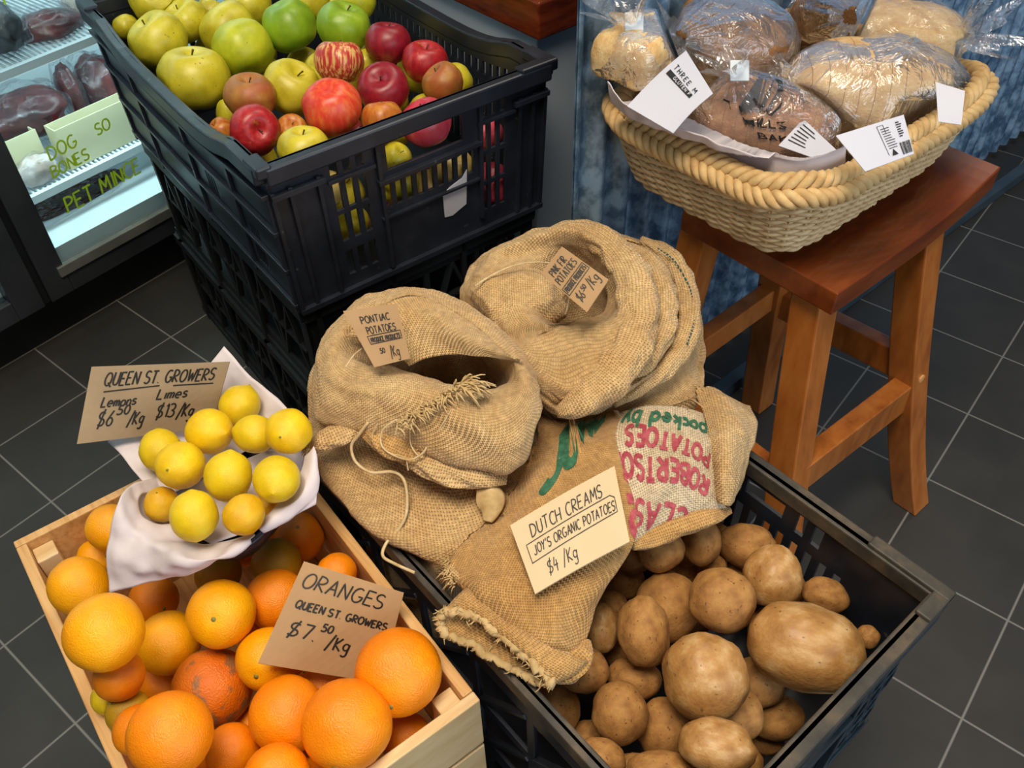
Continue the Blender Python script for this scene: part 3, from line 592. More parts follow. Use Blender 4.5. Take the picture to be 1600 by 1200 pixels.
def wallring(t, n, grow=0.): return ring(.132 + .026 * t ** .8 + grow, .182 + .032 * t ** .8 + grow, SEATZ + .004 + (.084) * t, n, .010 * t)
NS = 62; m = MB(); rows_ = 17
for k in range(rows_):
    t = k / (rows_ - 1); n = NS * 5; p = wallring(t, n); o_ = wallring(t, n, .01); nrm = (o_ - p); nrm /= np.linalg.norm(nrm, axis=1)[:, None]
    ph = np.cos(np.arange(n) / 5 * math.pi + (k % 2) * math.pi); m.tube(p + nrm * (ph * .003)[:, None], .0031, 5, True)
m.build('woven_side', MAT['wicker'], bk, True)
m = MB(); ts = [wallring(t, NS) for t in np.linspace(0, 1, 7)]
for j in range(NS): m.tube([r[j] for r in ts], .0024, 5)
m.build('stakes', MAT['wicker'], bk, True)
m = MB(); p = ring(.128, .178, SEATZ + .004, 60); m.add(np.vstack([p, p - [0, 0, .0035]]), [tuple(range(60)), tuple(range(119, 59, -1))] + [(k, k + 60, (k + 1) % 60 + 60, (k + 1) % 60) for k in range(60)]); m.build('base', MAT['wicker'], bk)
def rope(mb, path, R, r, pitch, strands, sgn):
    P = np.asarray(path); n = len(P); T = np.roll(P, -1, 0) - np.roll(P, 1, 0); T /= np.linalg.norm(T, axis=1)[:, None]; up = np.array([0, 0, 1.]); S = np.cross(T, up); S /= np.linalg.norm(S, axis=1)[:, None]; U = np.cross(S, T)
    L = np.linalg.norm(np.roll(P, -1, 0) - P, axis=1).sum(); tw = round(L / pitch)
    for k in range(strands):
        a = sgn * 2 * math.pi * tw * np.arange(n) / n + 2 * math.pi * k / strands; mb.tube(P + S * (R * np.cos(a))[:, None] + U * (R * np.sin(a))[:, None], r, 7, True)
m = MB(); n = 900
rope(m, ring(.151, .206, SEATZ + .104, n, .012), .0062, .0058, .038, 3, 1); rope(m, ring(.163, .218, SEATZ + .092, n, .012), .0062, .0058, .038, 3, -1)
m.build('braided_rim', MAT['rope'], bk, True)
# paper liner along the near-left rim
pl = Sheet([[(948, 128, .770), (985, 168, .753), (1075, 205, .744), (1170, 240, .736), (1262, 258, .732), (1349, 264, .727)],
            [(955, 160, .738), (992, 190, .728), (1080, 225, .72), (1170, 262, .715), (1262, 276, .714), (1342, 272, .716)],
            [(964, 182, .690), (1003, 212, .684), (1088, 248, .680), (1176, 280, .678), (1262, 296, .678), (1330, 284, .684)]], 24, 70, .006, 28, 2)
m = MB(); pl.mesh(m, .0012); tag(m.build('liner_paper', MAT['paper'], smooth=True), 'pinkish white paper liner hanging over the basket rim', 'paper')
# ---- bread
def crust(name, c1, c2, c3, cut=.014):
    m, nt, b = mat(name); co = coords(nt, (1, 1, 1)); n = tex(nt, co, 2.6, 6, .7); c = ramp(nt, n.outputs[0], [(.3, c1), (.55, c2), (.72, c3)]); n2 = tex(nt, co, 22, 3)
    c = mix(nt, ramp(nt, n2.outputs[0], [(.66, (0, 0, 0, 1)), (.74, (1, 1, 1, 1))]), c, c1); wv = N(nt, 'ShaderNodeTexWave', bands_direction='X'); wv.inputs['Scale'].default_value = 1.9; wv.inputs['Distortion'].default_value = .6; nt.links.new(co, wv.inputs['Vector'])
    if cut > .005: c = mix(nt, ramp(nt, wv.outputs[0], [(.0, (.75, .75, .75, 1)), (cut, (0, 0, 0, 1))]), c, '#7a5530')
    nt.links.new(c, b.inputs['Base Color']); b.inputs['Roughness'].default_value = .8; bump(nt, b, n2.outputs[0], .4, .004); return m
CR = dict(pale=crust('pale_crust', '#b98d55', '#d8b682', '#e6d0a6'), white=crust('white_crust', '#c49352', '#dcbd86', '#e8d6ae', .001), seed=crust('seeded_crust', '#6d4524', '#a87447', '#c79a68'), dark=crust('dark_crust', '#5b3a20', '#8d6236', '#b98a55'))
def fbasis(ax, up=(0, 0, 1)):
    a = Vector(ax).normalized(); u = Vector(up); s_ = a.cross(u).normalized(); u = s_.cross(a); return Matrix((a, -s_, u)).transposed()
def loaf(label, c, axis, size, cr_, seed, neck=None, sq=2.6, ruff=.05, bagk=1.05, up=(0, 0, 1), tie=True, wrk=.05):
    """bagged loaf: crust lump and clear bag drawn to a tied neck"""
    c = Vector(c); R = fbasis(axis, up); o = tag(empty('bread_loaf', (c.x, c.y, c.z - size[2])), label, 'bread', 'bagged loaves in the basket')
    def body(k, dent, n=34, e=sq, sd=seed):
        V = []
        for i in range(n + 1):
            th = math.pi * i / n
            for j in range(2 * n):
                a = math.pi * j / n; u = (math.cos(th), math.sin(th) * math.cos(a), math.sin(th) * math.sin(a)); q_ = sum(abs(x) ** e for x in u) ** (-1 / e)
                d_ = 1 + dent * nz(u, 1.5, sd) + dent * .35 * nz(u, 5, sd + 2); V.append(Vector([u[0] * q_ * d_ * k, u[1] * q_ * d_ * k, u[2] * q_ * d_ * k]))
        return V, n
    V, n = body(1, .07); mb = MB().add(V, grid_faces(n + 1, 2 * n, True)); lo = mb.build('loaf', CR[cr_], None, True)
    lo.parent = o; lo.matrix_parent_inverse = inv(o); lo.matrix_basis = Matrix.Translation(c) @ R.to_4x4() @ Matrix.Diagonal((*size, 1))
    # bag: latitude rings around the neck direction
    nk = Vector(neck) if neck is not None else c + R @ Vector((size[0] * 1.5, 0, size[2] * .5)); d_ = (nk - c); D = d_.normalized(); e1 = D.orthogonal().normalized(); e2 = D.cross(e1); Ri = R.inverted()
    def surf(v):
        l = Ri @ v; u = Vector((l.x / size[0], l.y / size[1], l.z / size[2])); q_ = sum(abs(x) ** sq for x in u) ** (-1 / sq); return v * q_
    n1, n2 = 44, 120; V = []
    for i in range(n1 + 1):
        th = math.pi * (1 - i / n1); x = max(0, (math.cos(th) + .15) / 1.15); w_ = x * x * (3 - 2 * x)
        for j in range(n2):
            a = 2 * math.pi * j / n2; v = D * math.cos(th) + (e1 * math.cos(a) + e2 * math.sin(a)) * math.sin(th); p = surf(v) * bagk
            ple = math.sin(a * 9 + seed) * .5 + math.sin(a * 17 + 2 * seed) * .35 + math.sin(a * 5 - seed) * .5
            k = 1 + wrk * (nz(v, 2.5, seed + 7) + .7 * nz(v, 6, seed + 8)) + .10 * w_ * ple
            p = p * max(k, 1.01); rad = .011 * (1 + .25 * ple); t = p.lerp(d_ + (e1 * math.cos(a) + e2 * math.sin(a)) * rad, w_); s0 = surf(t); t = s0 * 1.02 if t.length < s0.length * 1.02 else t; V.append(c + t)
    rr = 12
    for i in range(1, rr + 1):
        s_ = i / rr
        for j in range(n2):
            a = 2 * math.pi * j / n2; ple = math.sin(a * 7 + seed) + .6 * math.sin(a * 13); rad = .011 + (.6 * ruff) * s_ ** 1.3 * (1 + .45 * ple * s_); bend = .25 * ruff * s_ * s_ * math.sin(a + seed)
            V.append(nk + D * (ruff * s_ * (1 + .25 * ple) + bend) + (e1 * math.cos(a) + e2 * math.sin(a)) * rad)
    bag = MB().add(V, grid_faces(n1 + 1 + rr, n2, True)); b_ = bag.build('plastic_bag', MAT['film'], o, True)
    if tie: MB().box(-.011, .011, -.0015, .0015, -.012, .012, M=lambda p: nk + (Vector((ROT[:, 0] * p[0] + ROT[:, 1] * p[2]).tolist())) + Vector((ROT[:, 2] * (.016 + p[1])).tolist())).build('bag_tie', MAT['tapewhite'], o, bevel=.001)
    return o, bag
def quad(TL, TR, BR, BL):
    a, b, c, d_ = (np.array(at(*p)) for p in (TL, TR, BR, BL))
    def f(u, v, off=0.):
        n_ = np.cross(b - a, d_ - a); n_ = n_ / np.linalg.norm(n_); n_ = n_ if n_ @ (CAM - a) > 0 else -n_
        return (a * (1 - u) + b * u) * v + (d_ * (1 - u) + c * u) * (1 - v) + n_ * off
    return f, np.linalg.norm(b - a), np.linalg.norm(a - d_)
def cardmesh(f, th, bend=0., nu=12, nv=8):
    V = [f(i / nu, j / nv, o_ + bend * math.sin(math.pi * i / nu) + .0) for o_ in (0, -th) for i in range(nu + 1) for j in range(nv + 1)]; n = (nu + 1) * (nv + 1); Fc = []
    for i in range(nu):
        for j in range(nv):
            a = i * (nv + 1) + j; Fc += [(a, a + 1, a + nv + 2, a + nv + 1), (a + n, a + nv + 1 + n, a + nv + 2 + n, a + 1 + n)]
    for i in range(nu):
        for j in (0, nv): a = i * (nv + 1) + j; Fc.append((a, a + nv + 1, a + nv + 1 + n, a + n))
    for j in range(nv):
        for i in (0, nu): a = i * (nv + 1) + j; Fc.append((a, a + 1, a + 1 + n, a + n))
    return MB().add(V, Fc)
def lines(o, f, W_, H_, items, pen, m_, name='lettering', bend=0., off=.0006):
    """items: (text, x0, y, h, x1[, slant]) in fractions of the card; polylines as lists of points in the same fractions"""
    q = W_ / H_
    g_ = lambda x, y: f(x / (W_ / H_), y, off + bend * math.sin(math.pi * min(1, max(0, x / (W_ / H_))))); mb = MB()
    for it in items:
        if isinstance(it, list): ribbon(mb, [(a * q, b) for a, b in it], pen * .8, g_)
        else: write(mb, it[0], it[1] * q, it[2], it[3], g_, pen, it[5] if len(it) > 5 else .12, .2, fit=(it[4] - it[1]) * q)
    return mb.build(name, m_, o)
b1, _ = loaf('small square white loaf, bag tied at top, left end of basket', at(1003, 98, .755), at(1040, 60, .755) - at(950, 120, .755), (.058, .045, .05), 'white', 1., at(988, 44, .800), 5., .05)
b2, _ = loaf('round seeded brown loaf behind the printed bag, top centre of basket', at(1142, 72, .728), at(1230, 110, .72) - at(1060, 40, .74), (.085, .06, .062), 'dark', 2., at(1062, 62, .775), 2.4, .03, tie=False)
b3, bag3 = loaf('seeded sliced loaf in printed bag at front of basket', at(1188, 197, .690), at(1300, 225, .69) - at(1085, 200, .69), (.09, .058, .052), 'seed', 3., at(1150, 118, .765), 2.6, .03)
b4, bag4 = loaf('large pale sliced loaf with white barcode label, right of basket', at(1355, 150, .712), at(1470, 165, .705) - at(1240, 150, .72), (.105, .066, .062), 'pale', 4., at(1232, 118, .735), 2.6, .02, tie=False, bagk=1.12, wrk=.07)
b5, _ = loaf('pale loaf behind the large sliced one, crinkled bag rising at right', at(1410, 72, .722), at(1500, 100, .72) - at(1300, 60, .73), (.085, .055, .055), 'white', 5., at(1500, 55, .775), 2.6, .045, tie=False, bagk=1.12, wrk=.08)
b6, _ = loaf('dark loaf in crinkled bag at back of basket, cut by photo top', at(1288, 14, .705), at(1360, 30, .70) - at(1220, 10, .71), (.075, .05, .055), 'dark', 6., at(1330, 25, .775), 2.6, .03, tie=False, bagk=1.1)
# printed letters on the front bag, pressed onto its surface
def on_bag(bag, rows, TL, TR, BR, BL, parent, pen=.03):
    f, W_, H_ = quad(TL, TR, BR, BL); bv = BVHTree.FromPolygons([Vector(v) for v in bag.v], bag.f); mb = MB()
    def g_(x, y):
        p = Vector(f(x / (W_ / H_), y)); h_ = bv.find_nearest(p); q_ = h_[0]; return q_ + (Vector(CAM.tolist()) - q_).normalized() * .0012
    for t, x, y, hh in rows: write(mb, t, x, y, hh, g_, pen, 0, .25, 1.)
    mb.build('printing', MAT['black_ink'], parent)
on_bag(bag3, [('THREE', -.1, .76, .19), ('MILLS', .1, .40, .19), ('BAKERY', .28, .02, .21)], (1150, 150, .735), (1270, 165, .72), (1285, 232, .70), (1160, 225, .71), b3, .035)
def barcode(o, f, x0, x1, y0, y1):
    mb = MB(); x = x0
    while x < x1:
        w_ = rng.choice([.006, .011, .016]); mb.add([f(a, b, .0007) for a, b in ((x, y0), (x + w_, y0), (x + w_, y1), (x, y1))], [(0, 1, 2, 3)]); x += w_ + rng.choice([.006, .01])
    mb.build('barcode', MAT['black_ink'], o)
def small_print(mb, f, x, y0, y1, n, th=.01):
    for k in range(n): yy = y0 + (y1 - y0) * k / max(1, n - 1); L_ = rng.uniform(.6, 1.); mb.add([f(a, b, .0007) for a, b in ((x[0], yy), (x[0] + (x[1] - x[0]) * L_, yy), (x[0] + (x[1] - x[0]) * L_, yy + th), (x[0], yy + th))], [(0, 1, 2, 3)])
f, W_, H_ = quad((980, 166, .762), (1072, 79, .798), (1114, 146, .784), (1052, 208, .754)); l_ = cardmesh(f, .0008, .004).build('paper_label', MAT['label'], b1)
g1 = lambda u, v, o_=0: f(u, v, o_ + .004 * math.sin(math.pi * u)); mb = MB()
write(mb, 'THREE M', .72, .88, .075, lambda x, y: g1(x, y, .0009), .012, 0, .45, 1., -1.5708, .0, .66); mb.build('lettering', MAT['black_ink'], l_)
MB().add([g1(a, b, .0008) for a, b in ((.60, .90), (.68, .90), (.68, .22), (.60, .22))], [(0, 1, 2, 3)]).build('black_band', MAT['black_ink'], l_)
mb = MB(); write(mb, 'GLUTEN F', .618, .72, .045, lambda x, y: g1(x, y, .0014), .011, 0, .3, 1., -1.5708, .0, .46); mb.build('lettering', MAT['label'], l_)
f, W_, H_ = quad((1306, 212, .770), (1412, 179, .782), (1428, 240, .758), (1352, 268, .752)); l_ = cardmesh(f, .0008).build('barcode_label', MAT['label'], b4)
barcode(l_, f, .80, .985, .06, .36); mb = MB(); small_print(mb, f, (.84, .93), .5, .85, 7, .025); small_print(mb, f, (.6, .78), .3, .8, 9, .014)
for a, b in (((.55, .15), (.57, .9)), ((.57, .9), (.66, .9)), ((.66, .9), (.66, .7))): ribbon(mb, [a, b], .008, lambda x, y: f(x, y, .0007))
mb.add([f(a, b, .0007) for a, b in ((.60, .12), (.72, .12), (.66, .28))], [(0, 1, 2)]); mb.build('printing', MAT['black_ink'], l_)
f, W_, H_ = quad((1268, 211, .726), (1324, 264, .714), (1300, 280, .706), (1228, 254, .708)); l_ = cardmesh(f, .0008).build('paper_label', MAT['label'], b3)
mb = MB(); small_print(mb, f, (.08, .5), .25, .85, 6, .035); mb.build('printing', MAT['black_ink'], l_)
f, W_, H_ = quad((1462, 128, .785), (1508, 142, .783), (1502, 195, .757), (1466, 190, .757)); cardmesh(f, .0008).build('paper_label', MAT['label'], b5)
# ------------------------------------------------------------------ fruit and potatoes
def skin(name, stops, scale, sc_=(1, 1, 1), rough=.38, speck=None, bs=.05, bscale=60, coat=.05, blush=None):
    m, nt, b = mat(name); co = coords(nt, sc_); oi = N(nt, 'ShaderNodeObjectInfo'); v = N(nt, 'ShaderNodeVectorMath', operation='ADD'); nt.links.new(co, v.inputs[0]); nt.links.new(oi.outputs['Location'], v.inputs[1])
    sc3 = N(nt, 'ShaderNodeVectorMath', operation='SCALE'); sc3.inputs['Scale'].default_value = 1.; nt.links.new(v.outputs[0], sc3.inputs[0]); co = sc3.outputs[0]
    t = tex(nt, co, scale, 5, .6); c = ramp(nt, t.outputs[0], stops)
    if blush:
        t3 = tex(nt, co, blush[0], 3, .5); c = mix(nt, ramp(nt, t3.outputs[0], [(blush[1], (0, 0, 0, 1)), (blush[2], (1, 1, 1, 1))]), c, blush[3])
    if speck:
        t2 = tex(nt, co, speck[0], 1); c = mix(nt, ramp(nt, t2.outputs[0], [(speck[1], (0, 0, 0, 1)), (speck[1] + .03, (1, 1, 1, 1))]), c, speck[2])
    nt.links.new(c, b.inputs['Base Color']); b.inputs['Roughness'].default_value = rough; b.inputs['Coat Weight'].default_value = coat; b.inputs['Coat Roughness'].default_value = .25
    b.inputs['Subsurface Weight'].default_value = .0; bump(nt, b, tex(nt, coords(nt), bscale, 2).outputs[0], bs, .01); return m
FM = dict(Y=skin('yellow_apple', [(.3, '#a89a1d'), (.55, '#cdbf2c'), (.75, '#d9cf52')], 1.2, speck=(9, .74, '#6d5a1c')), L=skin('lime_yellow_apple', [(.3, '#93a31a'), (.6, '#c2c528'), (.8, '#d4d044')], 1.2, speck=(9, .75, '#5d5a1c')), G=skin('green_apple', [(.3, '#6f9414'), (.6, '#8fb022'), (.8, '#b0c444')], 1.2, speck=(8, .76, '#4d5a1c')),
 R=skin('red_apple', [(.25, '#7d1018'), (.5, '#a81e26'), (.75, '#c23a34')], 1.6, (3, 3, .7), blush=(1.1, .62, .85, '#c98a3a')), D=skin('dark_red_apple', [(.25, '#6d0c1a'), (.6, '#93182a'), (.8, '#ab2c3a')], 1.5, (3, 3, .7), blush=(1.1, .7, .9, '#a85a3a')),
 O=skin('bright_red_apple', [(.25, '#c42a1c'), (.5, '#d8452c'), (.75, '#dd7a3c')], 1.4, (3, 3, .8)), S=skin('striped_apple', [(.3, '#a81f22'), (.48, '#b93a30'), (.58, '#d8a860'), (.75, '#dcb878')], 2., (4, 4, .5)), P=skin('pink_apple', [(.3, '#b3283a'), (.6, '#c9485a'), (.8, '#d98a78')], 1.5, (2, 2, .7)),
 X=skin('russet_apple', [(.3, '#8d5a22'), (.55, '#a9702c'), (.75, '#b08a3a')], 1.8, rough=.5, blush=(1.2, .5, .75, '#a34a2c')), M=skin('orange_red_apple', [(.3, '#b04a20'), (.55, '#c27a2c'), (.75, '#cf9a40')], 1.6, (2, 2, .8)), C=skin('cream_apple', [(.3, '#c9a84a'), (.6, '#d9c070'), (.8, '#d88a6a')], 1.5),
 lemon=skin('lemon_peel', [(.3, '#dcae08'), (.55, '#ecc40a'), (.75, '#e8cc20')], 1.3, rough=.42, bs=.22, bscale=24, speck=(7, .78, '#8a6a1a')), lemong=skin('greenish_lemon_peel', [(.3, '#d2b00c'), (.6, '#e4c414'), (.8, '#d8cc2c')], 1.3, rough=.42, bs=.22, bscale=24), lemono=skin('deep_yellow_lemon_peel', [(.3, '#cf9806'), (.6, '#dfae0c'), (.8, '#e0b924')], 1.3, rough=.42, bs=.22, bscale=24),
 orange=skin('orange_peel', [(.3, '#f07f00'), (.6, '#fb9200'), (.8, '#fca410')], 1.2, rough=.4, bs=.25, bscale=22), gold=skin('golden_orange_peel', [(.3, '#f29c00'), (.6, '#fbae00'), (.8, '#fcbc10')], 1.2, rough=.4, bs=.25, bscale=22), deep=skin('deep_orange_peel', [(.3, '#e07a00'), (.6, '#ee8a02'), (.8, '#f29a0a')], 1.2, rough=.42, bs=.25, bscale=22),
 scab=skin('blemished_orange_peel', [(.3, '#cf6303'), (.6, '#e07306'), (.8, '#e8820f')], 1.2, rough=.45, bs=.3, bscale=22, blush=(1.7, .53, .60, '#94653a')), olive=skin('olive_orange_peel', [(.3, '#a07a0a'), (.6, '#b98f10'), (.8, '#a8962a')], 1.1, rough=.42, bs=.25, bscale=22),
 pot=skin('potato_skin', [(.28, '#82572a'), (.5, '#a2723a'), (.72, '#b8894a')], 2.2, rough=.75, speck=(7, .70, '#6d4a26'), bs=.15, bscale=14, coat=0), potl=skin('washed_potato_skin', [(.28, '#966633'), (.5, '#b28348'), (.72, '#d0ac78')], 2., rough=.6, speck=(7, .72, '#7d5a30'), bs=.12, bscale=12, coat=.2))
def lathe(fn, n=22, k=36, lob=None, seed=0., dent=.0):
    V = []
    for i in range(n + 1):
        th = math.pi * i / n; r, z = fn(th)
        for j in range(k):
            a = 2 * math.pi * j / k; s_ = 1 + (lob(th, a) if lob else 0); u = (math.sin(th) * math.cos(a), math.sin(th) * math.sin(a), math.cos(th)); s_ += dent * nz(u, 1.4, seed) + dent * .45 * nz(u, 3.3, seed + 4)
            V.append((r * math.cos(a) * s_, r * math.sin(a) * s_, z * (1 + dent * nz(u, 1.2, seed + 9))))
    return MB().add(V, grid_faces(n + 1, k, True, True))
def apple_fn(th): q_ = 1 - .42 * math.exp(-(th / .36) ** 2) - .22 * math.exp(-((math.pi - th) / .38) ** 2); rr = math.sin(th) * (1 + .05 * math.cos(th)); return rr * (1 if q_ > .99 else .3 + .7 * q_ if th < 1 else q_), .93 * math.cos(th) * q_
def lemon_fn(th): return math.sin(th) * .93, 1.0 * math.cos(th) * (1 + .10 * math.exp(-(th / .22) ** 2) + .07 * math.exp(-((math.pi - th) / .2) ** 2))
def orange_fn(th): q_ = 1 - .05 * math.exp(-(th / .2) ** 2); return math.sin(th), .98 * math.cos(th) * q_
CR_, CU_, CB_ = Vector(ROT[:, 0].tolist()), Vector(ROT[:, 1].tolist()), Vector(ROT[:, 2].tolist())
def place(o, P, r, asp, ang, pole, kind):
    """scale and turn a unit fruit: pole is the stem direction in world space"""
    p = Vector(pole).normalized()
    if kind == 'potato':
        a = -math.radians(ang); X = CR_ * math.cos(a) + CU_ * math.sin(a); Y = -CR_ * math.sin(a) + CU_ * math.cos(a); R = Matrix((X, Y, CB_)).transposed(); s_ = (r * math.sqrt(asp), r / math.sqrt(asp), r * .88)
    else:
        R = Vector((0, 0, 1)).rotation_difference(p).to_matrix(); s_ = (r, r, r)
    o.location = P; o.rotation_euler = R.to_euler(); o.scale = s_
def make(kind, P, r, asp, ang, mt, label, group, pole, seed):
    if kind == 'apple': mb = lathe(apple_fn, lob=lambda th, a: .025 * math.cos(5 * a + seed) * (1 - math.cos(th)) * .6, seed=seed, dent=.05)
    elif kind == 'lemon': mb = lathe(lemon_fn, seed=seed, dent=.05)
    elif kind == 'orange': mb = lathe(orange_fn, seed=seed, dent=.03)
    else: mb = lathe(lambda th: (math.sin(th), math.cos(th)), seed=seed, dent=.10)
    o = mb.build(kind, FM[mt], None, True); place(o, P, r, asp, ang, pole, kind); tag(o, label, kind, group)
    def sub(m_, nm, mm): c = m_.build(nm, mm, None, True); c.parent = o; return c
    if kind == 'apple': sub(MB().tube([(0, 0, .46), (.012, .015, .58), (.05, .04, .72), (.09, .06, .82)], [.03, .024, .026, .036], 6), 'stem', MAT['stemm'])
    if kind == 'orange': sub(MB().tube([(0, 0, .90), (0, 0, .955)], [.09, .07], 7), 'stem_scar', MAT['scar'])
    if kind == 'lemon': sub(MB().tube([(0, 0, -1.02), (0, 0, -1.085)], [.06, .04], 7), 'stem_scar', MAT['scar'])
    return o
